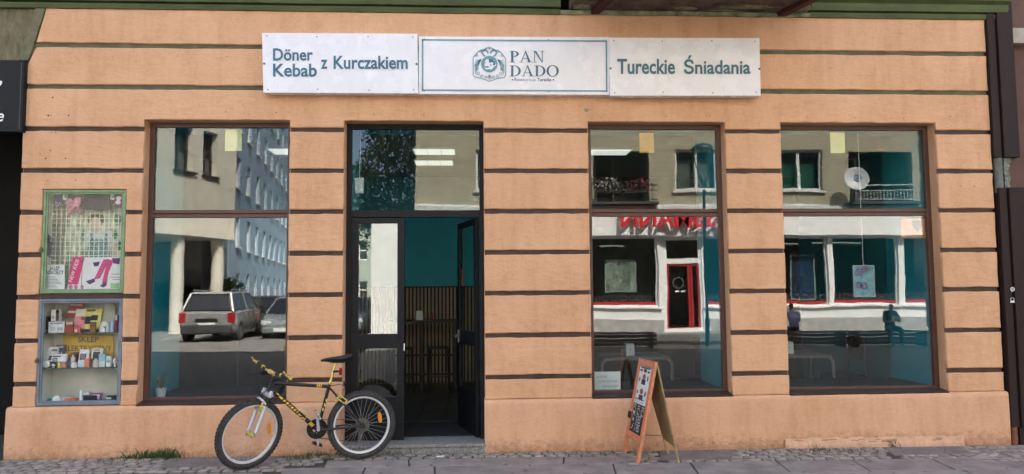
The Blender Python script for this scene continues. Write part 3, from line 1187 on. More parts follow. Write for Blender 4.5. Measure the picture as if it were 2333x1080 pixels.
# white sensor hanging in the transom light
a, b = W(808, 405, .42), W(828, 440, .42)
se = T('wall_sensor', ((a.x + b.x) / 2, .44, b.z), 'small white box on a cord behind the light above the door', 'sensor')
B('body', WHITE, se, a.x, b.x, .42, .47, b.z, a.z, .006)
MB().tube([(a.x + .05, .445, a.z), (a.x + .06, .445, 3.5)], .004, 5).build('cord', WHITE, se)
# orange sticker in the right window
a, b = W(2050, 498, .19), W(2110, 541, .19)
og = B('window_sticker', mat('orange_vinyl', (.68, .23, .08), .5, .08), None, a.x, OPEN[3][1] - .06, .180, .183, b.z, a.z)
tag(og, 'orange sticker with a dark crest in the top corner of the right lower pane', 'sticker')
cxx, czz = W(2090, 515, .18).x, W(2090, 515, .18).z
mb = MB()
mb.prism([(cxx - .055, czz + .06), (cxx + .055, czz + .06), (cxx + .055, czz), (cxx, czz - .07), (cxx - .055, czz)], .1785, .1795)
mb.build('crest', mat('crest_brown', (.10, .05, .03), .6, .1), og)
mb = MB()
for k in range(9):
    mb.box(a.x + .04 + k * .027, a.x + .06 + k * .027, .1785, .1795, b.z + .012, b.z + .026)
mb.build('small_print', mat('crest_brown', (.1, .05, .03)), og)
# potted plant on the ledge of the left window
px_ = W(367, 880, .36)
pl = T('potted_plant', (px_.x, .36, .56), 'small plant in a white pot inside the left window corner', 'plant')
MB().lathe((px_.x, .36, .56), [(.042, 0), (.055, .085), (.058, .09), (.05, .09), (.045, .075)], 18).build('pot', WHITE, pl, smooth=True)
fm = MB()
rp = random.Random(8)
for k in range(26):
    a = rp.uniform(0, 6.28)
    L_ = rp.uniform(.06, .20)
    d_ = Vector((math.cos(a) * .45, math.sin(a) * .45, 1)).normalized()
    p0 = Vector((px_.x, .36, .635))
    p1 = p0 + d_ * L_
    s_ = d_.cross(Vector((math.sin(a), math.cos(a), .2))).normalized() * .011
    fm.add([p0, p0 + d_ * L_ * .5 + s_, p1, p0 + d_ * L_ * .5 - s_], [(0, 1, 2, 3)])
fm.build('foliage', mat('dry_plant', (.13, .14, .05), .7, .3, 60), pl, fix=False)

# ------------------------------------------------------------------ banners over the door
def banner(p0, p1, p2, p3, yf, label, depth=.10):
    """vinyl stretched on a shallow box; corners tl, tr, br, bl as photo pixels"""
    c = [W(*p, yf) for p in (p0, p1, p2, p3)]
    t2 = T('banner_sign', ((c[0].x + c[1].x) / 2, yf, c[3].z), label, 'sign', 'white banner signs over the door')
    n, m_ = 26, 10
    mb = MB()
    vs, fs = [], []
    for i in range(n + 1):
        for j in range(m_ + 1):
            u, v = i / n, j / m_
            p = c[3].lerp(c[2], u).lerp(c[0].lerp(c[1], u), v)
            e = min(u, 1 - u, .08) * min(v, 1 - v, .12) / (.08 * .12)
            dy = (noise.noise(Vector((p.x * 2.3, p.z * 3.1, yf * 50))) * .010 + noise.noise(Vector((p.x * 6, p.z * 4, 4))) * .004) * e
            vs.append((p.x, yf - .002 + dy * .4, p.z))
    k = m_ + 1
    for i in range(n):
        for j in range(m_):
            fs.append((i * k + j, (i + 1) * k + j, (i + 1) * k + j + 1, i * k + j + 1))
    rim = [i * k for i in range(n + 1)] + [n * k + j for j in range(1, k)] + [i * k + m_ for i in range(n - 1, -1, -1)] + [j for j in range(m_ - 1, 0, -1)]
    N = len(vs)
    vs += [(vs[i][0], yf + depth, vs[i][2]) for i in rim]
    q = len(rim)
    for i in range(q):
        fs.append((rim[i], N + i, N + (i + 1) % q, rim[(i + 1) % q]))
    fs.append(tuple(N + i for i in range(q)))
    mb.add(vs, fs)
    o = mb.build('banner', VINYL, t2, smooth=True)
    for u, v in [(.03, .05), (.35, .06), (.68, .05), (.97, .06), (.03, .95), (.35, .94), (.68, .95), (.97, .94)]:
        p = c[3].lerp(c[2], u).lerp(c[0].lerp(c[1], u), v)
        MB().lathe((p.x, yf - .0045, p.z), [(.003, 0), (.007, .001), (.007, .003)], 8, (0, 1, 0)).build('screw', mat('screw_grey', (.12, .13, .15), .4, 0, metal=.6), t2)
    return t2, c


Y1, Y2, Y3 = -.125, -.100, -.135
b1, c1 = banner((597, 75), (951, 77), (953, 213), (600, 211), Y1, 'left white banner reading Döner Kebab z Kurczakiem in blue')
b2, c2 = banner((954, 83), (1387, 85), (1388, 216), (954, 214), Y2, 'middle white banner with blue border, eagle crest and PAN DADO')
b3, c3 = banner((1388, 86), (1730, 87), (1733, 218), (1390, 218), Y3, 'right white banner reading Tureckie Śniadania in blue')


def pxtext(s, x0, y0, x1, y1, y, m, parent, off=0., mb=None):
    """text whose ink box spans the photo box x0,y0 (top left) x1,y1 (bottom right) on plane y"""
    a, b, c_ = W(x0, y1, y), W(x1, y1, y), W(x0, y0, y)
    return lettering(s, a, b - a, c_ - a, m, parent, off=off, mb=mb)


yt = Y1 - .0075
pxtext('Döner', 622, 110, 713, 138.5, yt, TEALINK, b1, .022)
pxtext('Kebab', 622, 145, 722, 175, yt, TEALINK, b1, .022)
pxtext('z', 731, 136, 746, 157, yt, TEALINK, b1, .022)
pxtext('Kurczakiem', 760, 127, 929, 157.5, yt, TEALINK, b1, .022)
pxtext('Tureckie', 1406, 134, 1538, 169, Y3 - .0075, TEALINK, b3, .022)
pxtext('Śniadania', 1558, 126, 1710, 169, Y3 - .0075, TEALINK, b3, .022)
dots = [(b1, Y1, 602, 145), (b1, Y1, 949, 146), (b3, Y3, 1391, 156), (b3, Y3, 1730, 157)]
for t2, yy, px, py in dots:
    p = W(px, py, yy - .005)
    MB().lathe((p.x, yy - .008, p.z), [(.012, 0), (.012, .003)], 12, (0, 1, 0)).build('grommet', TEALINK, t2)
# middle banner: border, crest, serif name
yy = Y2 - .0070
bd = MB()
q = [W(x, y, yy) for x, y in ((961, 89), (1383, 92), (1384, 209), (961, 207))]
wd = .016
for a, b, nx, nz in ((0, 1, 0, -1), (1, 2, -1, 0), (2, 3, 0, 1), (3, 0, 1, 0)):
    o_ = Vector((nx, 0, nz)) * wd
    bd.quad(q[a], q[b], q[b] + o_, q[a] + o_)
bd.build('border', TEALINK2, b2, fix=False)
# serif capitals drawn from strokes, unit cell 0..w x 0..1
SER = {}


def ser_poly(kind):
    """list of polygons and width for a roman serif capital"""
    P = []

    def vstem(x, w_, a=0, b=1):
        P.append([(x, a), (x + w_, a), (x + w_, b), (x, b)])

    def serif(x0, x1, z, up):
        h_ = .045
        P.append([(x0, z), (x1, z), (x1, z + h_ * up), (x0, z + h_ * up)] if up > 0 else [(x0, z - h_), (x1, z - h_), (x1, z), (x0, z)])

    def bowl(xc, zc, rx, rz, tx, tz, a0, a1, n=18):
        o_, i_ = [], []
        for k in range(n + 1):
            a = a0 + (a1 - a0) * k / n
            o_.append((xc + rx * math.cos(a), zc + rz * math.sin(a)))
            i_.append((xc + (rx - tx) * math.cos(a), zc + (rz - tz) * math.sin(a)))
        for k in range(n):
            P.append([o_[k], o_[k + 1], i_[k + 1], i_[k]])
    h = math.pi / 2
    if kind == 'P':
        vstem(.12, .17)
        serif(0, .42, 0, 1)
        serif(0, .3, 1, -1)
        bowl(.29, .74, .42, .26, .17, .05, -h, h)
        return P, .74
    if kind == 'D':
        vstem(.12, .17)
        serif(0, .35, 0, 1)
        serif(0, .35, 1, -1)
        bowl(.33, .5, .55, .5, .18, .05, -h, h)
        return P, .92
    if kind == 'O':
        bowl(.48, .5, .48, .53, .17, .05, 0, 4 * h, 32)
        return P, .96
    if kind == 'A':
        P.append([(.08, 0), (.14, 0), (.47, .92), (.44, 1.02)])
        P.append([(.40, 1.02), (.48, 1.02), (.86, 0), (.66, 0)])
        P.append([(.22, .30), (.62, .30), (.61, .35), (.24, .35)])
        serif(-.02, .26, 0, 1)
        serif(.56, .96, 0, 1)
        return P, .94
    if kind == 'N':
        vstem(.14, .055)
        vstem(.74, .055)
        P.append([(.12, 1), (.30, 1), (.795, 0), (.735, -.02)])
        serif(.02, .32, 0, 1)
        serif(.02, .28, 1, -1)
        serif(.62, .92, 1, -1)
        return P, .92


def serif_word(word, x0, y0, x1, y1, y, m, parent):
    mb = MB()
    tot = sum(ser_poly(k)[1] for k in word) + .04 * (len(word) - 1)
    a, b, c_ = W(x0, y1, y), W(x1, y1, y), W(x0, y0, y)
    u, v = (b - a) / tot, c_ - a
    x = 0
    for k in word:
        P, w_ = ser_poly(k)
        for i, pl_ in enumerate(P):
            mb.add([a + u * (x + px) + v * pz + Vector((0, -.0001 * (i % 3), 0)) for px, pz in pl_], [tuple(range(len(pl_)))])
        x += w_ + .04
    return mb.build('lettering', m, parent, fix=False)


serif_word('PAN', 1161, 116, 1240, 142, yy, TEALINK, b2)
serif_word('DADO', 1161, 149, 1273, 174, yy, TEALINK, b2)
pxtext('Restauracja', 1172, 177.5, 1221, 186.5, yy, TEALINK2, b2)
pxtext('Turecka', 1224, 177.5, 1256, 185, yy, TEALINK, b2, .02)
for px in (1167.5, 1261):
    p = W(px, 181.5, yy)
    MB().lathe((p.x, yy, p.z), [(.008, 0), (.008, .001)], 10, (0, 1, 0)).build('dot', TEALINK, b2)
# crest: shield outline, two eagle heads, wings, scrolls, medallion with a moustached head in profile
cr = MB()
cc = W(1115, 145, yy)
k_ = (W(1152, 145, yy).x - W(1078, 145, yy).x) / 74.    # metres per photo pixel


def cp(x, z, d=0.):
    return Vector((cc.x + x * k_, yy - d, cc.z - z * k_))


def ribbon(pts, w_, closed=False, d=0.):
    P = [Vector(p) for p in pts]
    n = len(P)
    L_, R_ = [], []
    for i in range(n):
        a = P[(i - 1) % n] if (closed or i) else P[0]
        b = P[(i + 1) % n] if (closed or i < n - 1) else P[-1]
        t = (b - a).normalized()
        nn = Vector((-t.y, t.x)) * w_ / 2
        L_.append(P[i] + nn)
        R_.append(P[i] - nn)
    for i in range(n if closed else n - 1):
        j = (i + 1) % n
        cr.add([cp(*L_[i], d), cp(*L_[j], d), cp(*R_[j], d), cp(*R_[i], d)], [(0, 1, 2, 3)])


sh = [(0, -39), (12, -33), (26, -27), (34, -17), (37, -12), (37, 26), (34, 31), (18, 34), (0, 41)]
sh = sh + [(-x, z) for x, z in reversed(sh[1:-1])]
ribbon(sh, 1.8, True)
for sg_ in (-1, 1):
    for k in range(7):                       # wing feathers
        a = rad(-62 + k * 17)
        ribbon([(sg_ * 19, -10), (sg_ * (19 + 9 * math.cos(a)), -10 + 22 * (.35 + k / 9) * .7 + 4 * math.sin(a)), (sg_ * (24 + 10 * math.cos(a * .6)), -8 + k * 5.2)], 1.3)
    ribbon([(sg_ * (3 + 7 * (1 - math.cos(t))), -24 - 7 * math.sin(t)) for t in [j * math.pi / 8 for j in range(9)]], 3.6)
    ribbon([(sg_ * 16, -24), (sg_ * 13, -19), (sg_ * 9, -17)], 3.5)
    for cx_, cz_, r_ in ((26, 22, 5), (18, 28, 4), (28, 12, 4), (20, -30, 4), (9, -33, 3.2), (29, -20, 3.6), (9, 30, 3.6), (31, 4, 3)):
        ribbon([(sg_ * (cx_ + r_ * (1 - j / 16) * math.cos(j * .62)), cz_ + r_ * (1 - j / 16) * math.sin(j * .62)) for j in range(14)], 1.2)
for k in range(5):
    ribbon([(0, 26), ((k - 2) * 3.4, 38 - abs(k - 2) * 2)], 1.2)
    ribbon([(0, -34), ((k - 2) * 2.2, -38 + abs(k - 2) * 2)], 1.)
cr.build('crest', TEALINK2, b2, fix=False)
md = MB()
n_ = 32
md.add([cp(19 * math.cos(2 * math.pi * k / n_), 1 + 19 * math.sin(2 * math.pi * k / n_), .0006) for k in range(n_)], [tuple(range(n_))])
md.build('medallion', TEALINK2, b2, fix=False)
hd = MB()
prof = [(-2, -12), (5, -12), (11, -8), (14, -1), (15, 3), (12, 6), (10, 5), (9, 9), (3, 14), (0, 12), (-4, 12.5), (-9, 13), (-10, 9), (-11, 7), (-10, 5), (-11.5, 3), (-10, 0), (-11, -3), (-8, -9)]
hd.add([cp(x, z + .5, .0012) for x, z in prof], [tuple(range(len(prof)))])
hd.build('head', mat('pale_print', (.80, .84, .86), .4, 0), b2, fix=False)
hr = MB()
for pl_ in ([(-2, -12), (6, -11.5), (12, -6), (14, 1), (11, 4), (8, 3), (9, -3), (4, -4), (1, -1), (-1, -5)], [(-11, 6), (-4, 5.5), (1, 8), (-3, 9), (-9, 9)], [(-10, -3), (-6, -3.5), (-6, -2.6), (-10, -2)], [(2, 1), (4, 0), (5, 4), (3, 5)]):
    hr.add([cp(x, z + .5, .0018) for x, z in pl_], [tuple(range(len(pl_)))])
hr.build('head_marking', TEALINK, b2, fix=False)

# ------------------------------------------------------------------ display cases in the left pier
GRF = mat('green_case_frame', (.22, .34, .18), .5, .12, 10, .15, 80)
GRY = mat('grey_case_frame', (.19, .23, .27), .45, .12, 10, .1, 80)
CB = mat('case_back', (.62, .62, .56), .8, .08, 3)
CB2 = mat('case_back_beige', (.62, .62, .50), .8, .08, 3)


def case(label, x0, x1, z0, z1, m, back):
    t2 = T('display_case', ((x0 + x1) / 2, .1, z0), label, 'display case')
    MB().frame(x0, x1, z0, z1, .012, .045, .024).frame(x0 + .024, x1 - .024, z0 + .024, z1 - .024, .022, .042, .018).build('frame', m, t2, bev=.003)
    mb = MB()
    mb.box(x0, x1, .285, .295, z0, z1)
    mb.box(x0, x0 + .008, .046, .284, z0, z1)
    mb.box(x1 - .008, x1, .046, .284, z0, z1)
    mb.box(x0 + .009, x1 - .009, .046, .284, z0, z0 + .02)
    mb.box(x0 + .009, x1 - .009, .046, .284, z1 - .01, z1)
    mb.build('cabinet', back, t2)
    B('pane', G_CASE, t2, x0 + .036, x1 - .036, .028, .033, z0 + .036, z1 - .036)
    mb = MB()
    zl = z0 + (z1 - z0) * .42
    mb.box(x0 - .012, x0 + .02, -.012, .011, zl - .02, zl + .012)
    mb.ring((x0 + .004, 0, zl + .016), (0, 1, 0), [(.009, -.003), (.013, -.003), (.013, .003), (.009, .003)], 14)
    mb.build('padlock', mat('old_brass', (.16, .12, .06), .5, .2, 40, metal=.7), t2)
    return t2


gx0, gx1, gz0, gz1 = CL + .006, CR - .006, 1.656, CT - .006
gcase = case('green framed display case with wire grid, upper one in the left pier', gx0, gx1, gz0, gz1, GRF, CB2)
ex0, ex1, ez0, ez1 = CL + .004, CR - .004, P0Z + .012, 1.598
ecase = case('grey framed display case with glass shelves, lower one in the left pier', ex0, ex1, ez0, ez1, GRY, CB)
# wire grid
WIRE = mat('wire_grid', (.85, .86, .74), .5, 0)
wg = MB()
x_, x_e = W(118, 480, .15).x, gx1 - .03
zlo, zhi = gz0 + .05, W(180, 462, .15).z
x = x_
while x < x_e:
    wg.box(x, x + .006, .150, .1545, zlo, zhi)
    x += .048
z = zlo
while z < zhi:
    wg.box(x_, x_e, .1547, .159, z, z + .006)
    z += .048
wg.build('wire_grid', WIRE, gcase)
# contents of the green case


def flat(name, label, cat, poly, y, m, t=.006, slope=0.):
    """board given by photo pixels on plane y"""
    pts = [W(px, py, y) for px, py in poly]
    mb = MB()
    n = len(pts)
    zl = min(p.z for p in pts)
    vs = [(p.x, y + slope * (p.z - zl), p.z) for p in pts] + [(p.x, y + t + slope * (p.z - zl), p.z) for p in pts]
    mb.add(vs, [tuple(range(n)), tuple(reversed(range(n, 2 * n)))] + [(i, (i + 1) % n, n + (i + 1) % n, n + i) for i in range(n)])
    o = mb.build(name, m)
    return tag(o, label, cat)


def marks(parent, name, polys, y, m):
    mb = MB()
    for k, pl_ in enumerate(polys):
        mb.add([tuple(W(px, py, y - .0001 * k)) for px, py in pl_], [tuple(range(len(pl_)))])
    return mb.build(name, m, parent, fix=False)


def oval(cx, cy, rx, ry, n=14, rot=0.):
    return [(cx + rx * math.cos(a) * math.cos(rot) - ry * math.sin(a) * math.sin(rot), cy + rx * math.cos(a) * math.sin(rot) + ry * math.sin(a) * math.cos(rot)) for a in [2 * math.pi * k / n for k in range(n)]]


gp = flat('child_photo_poster', 'large pale green photo poster of a child in dungarees behind the wire grid', 'poster', [(150, 480), (279, 474), (278, 590), (143, 598)], .20, mat('poster_green', (.66, .72, .52), .7, .4, 16, stretch=(1.4, 1, .5), dark=(.18, .26, .13)))
marks(gp, 'hair_print', [oval(219, 501, 20, 15)], .199, mat('print_brown', (.17, .15, .10), .7, .3, 40))
marks(gp, 'face_print', [oval(218, 513, 13, 19), oval(205, 562, 9, 24), oval(262, 562, 9, 22)], .198, mat('print_skin', (.72, .60, .44), .7, .1, 30))
marks(gp, 'shirt_print', [oval(204, 540, 12, 14), oval(252, 543, 14, 17), [(200, 532), (246, 532), (248, 560), (198, 560)]], .1970, mat('print_white', (.74, .80, .76), .7, .15, 30))
marks(gp, 'dungarees_print', [[(203, 545), (244, 545), (252, 588), (196, 588)], [(205, 532), (211, 532), (213, 548), (207, 548)], [(240, 532), (246, 532), (243, 548), (237, 548)]], .1960, mat('print_teal', (.30, .46, .45), .7, .4, 60))
marks(gp, 'leaf_print', [oval(268, 500, 8, 14), oval(262, 535, 6, 10), oval(272, 560, 6, 12)], .1955, mat('print_leaf', (.12, .30, .16), .7, .4, 60))
kids = flat('tights_poster', 'pink and white card poster with pink legs printed, reading NEW KIDS', 'poster', [(166, 586), (276, 586), (276, 660), (152, 660)], .10, PAPER)
marks(kids, 'pink_band', [[(166, 586), (193, 586), (178, 648), (154, 648)]], .0990, mat('print_pink', (.72, .07, .20), .6, .12, 30))
PK2 = mat('print_pink_legs', (.70, .10, .25), .6, .25, 90)
marks(kids, 'legs_print', [[(236, 591), (250, 590), (228, 634), (214, 637)], [(245, 592), (260, 592), (247, 622), (243, 648), (232, 646), (238, 620)]], .0988, PK2)
VIO = mat('print_purple', (.13, .06, .18), .6, .2, 60)
marks(kids, 'shoe_print', [[(195, 641), (215, 634), (217, 642), (204, 648)], [(227, 652), (242, 640), (243, 650), (236, 655)], [(212, 598), (228, 596), (224, 606), (214, 607)], [(255, 588), (274, 588), (272, 602), (258, 600)]], .0986, VIO)
mb = MB()
for k, s_ in enumerate(('NEW KIDS',)):
    a, b = W(164, 643, .0975), W(181, 592, .0975)
    u = (b - a)
    v = Vector((u.z, 0, -u.x)).normalized() * -.038
    lettering(s_, a, u, v, mat('print_pale', (.85, .75, .78), .6, 0), kids, off=.01)
marks(kids, 'small_print', [[(253, 624), (272, 624), (272, 625), (253, 625)], [(250, 631), (273, 631), (273, 632), (250, 632)], [(256, 636), (273, 636), (273, 637), (256, 637)], [(185, 650), (187, 592), (188, 592), (186, 650)]], .0984, INKD)
marks(kids, 'badge_print', [[(252, 645), (272, 645), (272, 657), (252, 657)]], .0984, mat('print_badge', (.35, .62, .35), .6, .2, 60))
marks(kids, 'stripe_print', [oval(161, 654, 5, 6), oval(173, 654, 4, 6), oval(187, 654, 4, 5)], .0984, mat('print_rose', (.62, .25, .40), .6, .3, 90))
no = flat('shop_notice', 'white paper notice with black heading SKLEP DZIECIĘCY in the green case', 'notice', [(101, 605), (147, 604), (147, 661), (100, 661)], .07, PAPER)
pxtext('SKLEP', 113, 607, 136, 615, .0685, INKD, no, .02)
pxtext('DZIECIĘCY', 103, 616, 145, 627, .0685, INKD, no, .02)
marks(no, 'text_lines', [[(104, 630 + 3.2 * k), (104 + 22 + (k * 37 % 17), 630 + 3.2 * k), (104 + 22 + (k * 37 % 17), 631 + 3.2 * k), (104, 631 + 3.2 * k)] for k in range(9)], .0685, mat('print_grey', (.22, .23, .24), .7, 0))
um_ = flat('dark_cloth', 'dark grey cloth hanging at the top of the green case', 'cloth', [(192, 441), (248, 441), (252, 476), (220, 479), (188, 477)], .08, mat('grey_cloth', (.055, .06, .068), .8, .1, 20), .02)
bowm = mat('pink_ribbon', (.62, .28, .33), .6, .25, 40)
bt = T('ribbon_bow', W(165, 470, .09), 'pink gauze ribbon bow hanging in the green case', 'bow')
for nm, pl_ in (('loop', oval(158, 462, 11, 10)), ('loop', oval(175, 460, 9, 12, rot=.5)), ('tail', [(162, 470), (172, 470), (160, 486), (153, 494), (154, 484)]), ('tail', [(172, 470), (180, 470), (184, 490), (176, 484)]), ('knot', oval(168, 466, 5, 6))):
    pts = [W(x, y, .085) for x, y in pl_]
    mb = MB()
    n = len(pts)
    cxv = sum((p for p in pts), Vector()) / n
    mb.add([tuple(p) for p in pts] + [tuple(p + Vector((0, .03, 0))) for p in pts] + [tuple(cxv + Vector((0, -.02, 0)))], [(i, (i + 1) % n, 2 * n) for i in range(n)] + [(i, n + i, n + (i + 1) % n, (i + 1) % n) for i in range(n)] + [tuple(range(n, 2 * n))])
    mb.build(nm, bowm, bt, smooth=True)
hc1 = flat('hair_clip_card', 'navy hair accessory card with small bright beads, top left of the green case', 'card', [(125, 441), (141, 441), (139, 472), (125, 470)], .085, mat('navy_card', (.06, .07, .14), .7, .2, 50))
marks(hc1, 'beads', [oval(128 + (k * 5) % 12, 461 + (k * 7) % 9, 1.6, 1.8, 8) for k in range(6)], .0835, mat('bead_mix', (.6, .35, .35), .5, .5, 300))
hc2 = flat('hair_clip_card', 'maroon card with a white bow clip, top right of the green case', 'card', [(262, 440), (279, 440), (277, 475), (261, 471)], .085, mat('maroon_card', (.16, .05, .09), .7, .15, 50))
marks(hc2, 'bow_clip', [oval(270, 451, 6, 5), oval(269, 461, 6, 5), oval(269.5, 456, 3, 3)], .0835, mat('clip_pale', (.72, .66, .70), .5, 0))
for px, wh in ((147, 'left'), (255, 'right')):
    o = flat('price_card', 'white and green triangular card at the top %s of the dark cloth' % wh, 'card', [(px - 4, 441), (px + 6, 441), (px + 6, 455), (px - 4, 455)], .09, PAPER)
    marks(o, 'print', [[(px - 2, 449), (px + 5, 443), (px + 4, 453)]], .0885, mat('print_sea', (.12, .35, .30), .6, 0))
lf = flat('leaflet', 'printed leaflet tucked into the left side of the green case', 'leaflet', [(109, 533), (119, 542), (116, 588), (101, 578)], .065, mat('leaflet_print', (.25, .22, .26), .6, .5, 60))

# grey case: shelves and goods
SH = [W(180, 757, .14).z, W(180, 836, .14).z]
GSH = mat('glass_shelf', (.10, .14, .13), .2, .05)
for z in SH:
    B('shelf', GSH, ecase, ex0 + .009, ex1 - .009, .06, .283, z - .008, z)
FLOORZ = ez0 + .02
ys = flat('shop_sign', 'yellow card sign reading SKLEP ELEKTRYCZNY at the back of the grey case', 'sign', [(143, 763), (258, 763), (258, 818), (145, 818)], .262, mat('yellow_card', (.72, .42, .03), .6, .08, 8))
GT = mat('green_ink', (.03, .10, .05), .6, 0)
pxtext('SKLEP', 177, 767, 225, 780, .2605, GT, ys, .02)
pxtext('ELEKTRYCZNY', 147, 787, 254, 800, .2605, GT, ys, .01)


def good(name, label, cat, x0, x1, y0, y1, zb, yf, col, kind='box', extra=None, lean=0., d=.06, rough=.5, var=.12):
    """small ware; x0,x1,y0,y1 as crop coordinates of the case, standing on height zb at depth yf"""
    X0, X1 = 70 + x0 / 4.154, 70 + x1 / 4.154
    a, b = W(X0, 670 + y1 / 4.154, yf), W(X1, 670 + y0 / 4.154, yf)
    h_ = max(.012, b.z - a.z)
    xa_, xb_ = a.x, b.x
    w_ = xb_ - xa_
    zb = max(zb, a.z) if a.z > zb + .03 else zb
    m = mat('ware_%.2f_%.2f_%.2f' % col, col, rough, var, 30)
    xc = (xa_ + xb_) / 2
    t2 = T(name, (xc, yf, zb), label, cat)
    sy = lambda z: yf + lean * (z - zb)
    if kind == 'box':
        mb = MB()
        mb.add([(xa_, yf, zb), (xb_, yf, zb), (xb_, yf + d, zb), (xa_, yf + d, zb), (xa_, sy(zb + h_), zb + h_), (xb_, sy(zb + h_), zb + h_), (xb_, sy(zb + h_) + d, zb + h_), (xa_, sy(zb + h_) + d, zb + h_)],
               [(0, 3, 2, 1), (4, 5, 6, 7), (0, 1, 5, 4), (1, 2, 6, 5), (2, 3, 7, 6), (3, 0, 4, 7)])
        mb.build('carton', m, t2, bev=.002)
    elif kind == 'dome':
        MB().lathe((xc, yf + w_ / 2, zb), [(w_ / 2, 0), (w_ / 2, h_ * .25), (w_ * .46, h_ * .55), (w_ * .34, h_ * .82), (w_ * .15, h_ * .97), (.001, h_)], 18).build('body', m, t2, smooth=True)
    elif kind == 'bulb':
        MB().lathe((xc, yf + w_ / 2, zb), [(w_ * .25, 0), (w_ * .28, h_ * .3), (w_ * .5, h_ * .55), (w_ * .46, h_ * .8), (w_ * .2, h_ * .97), (.001, h_)], 14).build('body', m, t2, smooth=True)
    elif kind == 'tube':
        MB().lathe((xc, yf + w_ / 2, zb), [(w_ / 2, 0), (w_ / 2, h_ * .75), (w_ * .25, h_ * .85), (w_ * .2, h_)], 14).build('body', m, t2, smooth=True)
    elif kind == 'disc':
        r_ = min(w_, h_) / 2
        MB().lathe((xc, yf + .02, zb + r_), [(r_, 0), (r_, .008), (r_ * .8, .016), (r_ * .2, .018)], 20, (0, -1, 0)).build('body', m, t2, smooth=True)
    elif kind == 'coil':
        for k in range(3):
            MB().ring((xc, yf + .05, zb + .007 + k * .011), (0, 0, 1), [(w_ * (.46 - k * .05) + .006 * math.cos(a), .006 * math.sin(a)) for a in [j * math.pi / 3 for j in range(6)]], 30).build('loop', m, t2, smooth=True)
            for ch in t2.children:
                ch.scale = (1, .35, 1)
    for q in extra or ():
        nm, u0, u1, v0, v1, c2 = q
        mm = mat('ware_%.2f_%.2f_%.2f' % c2, c2, rough, 0, 30)
        za, ze = zb + h_ * v0, zb + h_ * v1
        mb = MB()
        yo = -.0012 if kind == 'box' else .004
        mb.add([(xa_ + w_ * u0, sy(za) + yo, za), (xa_ + w_ * u1, sy(za) + yo, za), (xa_ + w_ * u1, sy(ze) + yo, ze), (xa_ + w_ * u0, sy(ze) + yo, ze)], [(0, 1, 2, 3)])
        mb.build(nm, mm, t2, fix=False)
    return t2


WC, BC, RC, OC, BLC, YC = (.74, .74, .72), (.02, .02, .025), (.42, .04, .04), (.75, .22, .06), (.10, .22, .45), (.72, .65, .15)
z1_, z2_, z3_ = SH[0], SH[1], FLOORZ
good('lamp_box', 'black box with a filament bulb picture, far left of the top shelf', 'box', 95, 168, 200, 358, z1_, .12, BC, extra=[('print', .35, .62, .35, .75, (.6, .55, .45)), ('print', .2, .8, .08, .16, (.4, .4, .4))])
good('bulb_box', 'white box with printed fittings, left on the top shelf', 'box', 165, 320, 252, 358, z1_, .09, WC, extra=[('print', .1, .45, .15, .55, (.45, .50, .52)), ('print', .55, .9, .2, .5, (.35, .36, .38)), ('print', .1, .9, .8, .92, (.20, .25, .30))])
good('adapter_box', 'small white and orange box standing on the printed white box', 'box', 190, 268, 145, 250, z1_ + .12, .10, WC, extra=[('print', .62, 1., .0, .98, (.10, .04, .02)), ('print', .62, 1., .7, .98, OC), ('print', .1, .5, .2, .5, (.4, .4, .4))])
good('battery_pack', 'red and bronze battery blister pack, left of the headlamp card', 'batteries', 325, 405, 250, 355, z1_, .085, (.30, .08, .05), extra=[('cell', .08 + .22 * k, .24 + .22 * k, .05, .55, RC) for k in range(4)] + [('print', .1, .9, .75, .95, (.6, .5, .4))], d=.02)
good('headlamp_pack', 'large yellow and pink card pack holding a black headlamp', 'package', 400, 655, 130, 325, z1_ + .03, .16, (.74, .68, .22), lean=.25, d=.02, extra=[('print', 0, .42, .0, .62, (.78, .28, .30)), ('headlamp', .38, .62, .25, .62, BC), ('strap', .62, .88, .42, .68, BC), ('strap', .25, .4, .45, .6, (.3, .05, .08)), ('print', .42, .75, .86, .95, (.1, .1, .1)), ('print', .03, .38, .66, .98, (.75, .74, .70))])
good('small_wares', 'cluster of small red fuses in front of the headlamp card', 'fuses', 410, 470, 310, 358, z1_, .075, (.55, .12, .10), d=.03, extra=[('print', .1, .5, .1, .6, (.7, .6, .55))])
good('battery_pack', 'small bronze battery pack, right of the headlamp card', 'batteries', 555, 615, 250, 350, z1_, .085, (.20, .09, .03), extra=[('cell', .1 + .22 * k, .26 + .22 * k, .05, .5, (.35, .15, .04)) for k in range(4)], d=.02)
good('night_lamp', 'white ribbed dome lamp with a grey opening on the top shelf', 'lamp', 625, 740, 250, 358, z1_, .10, WC, 'dome', extra=[('opening', .48, .76, .0, .52, (.16, .15, .14))])
good('spray_bottle', 'pale blue bottle right of the white dome lamp', 'bottle', 745, 785, 245, 358, z1_, .10, (.45, .58, .75), 'tube')
good('cable_box', 'narrow dark red box at the right end of the top shelf', 'box', 790, 825, 190, 350, z1_, .10, (.20, .03, .05), extra=[('print', .2, .8, .7, 1., (.6, .6, .65))])
lt = flat('red_leaflet', 'translucent red leaflet hanging at the top of the grey case', 'leaflet', [(160, 690), (192, 690), (192, 721), (148, 724)], .24, mat('red_paper', (.55, .16, .14), .7, .15, 10))
marks(lt, 'print', [[(160, 693), (188, 693), (188, 696), (160, 696)], [(155, 708), (180, 708), (178, 713), (154, 713)]], .2385, mat('print_pale', (.85, .75, .78)))
tw = flat('white_bag', 'white rounded bag standing upright behind the dome lamp', 'bag', [(231, 745), (231, 697), (235, 691), (258, 691), (262, 697), (262, 745)], .235, mat('bag_white', (.60, .60, .53), .6, .1, 8), .03)
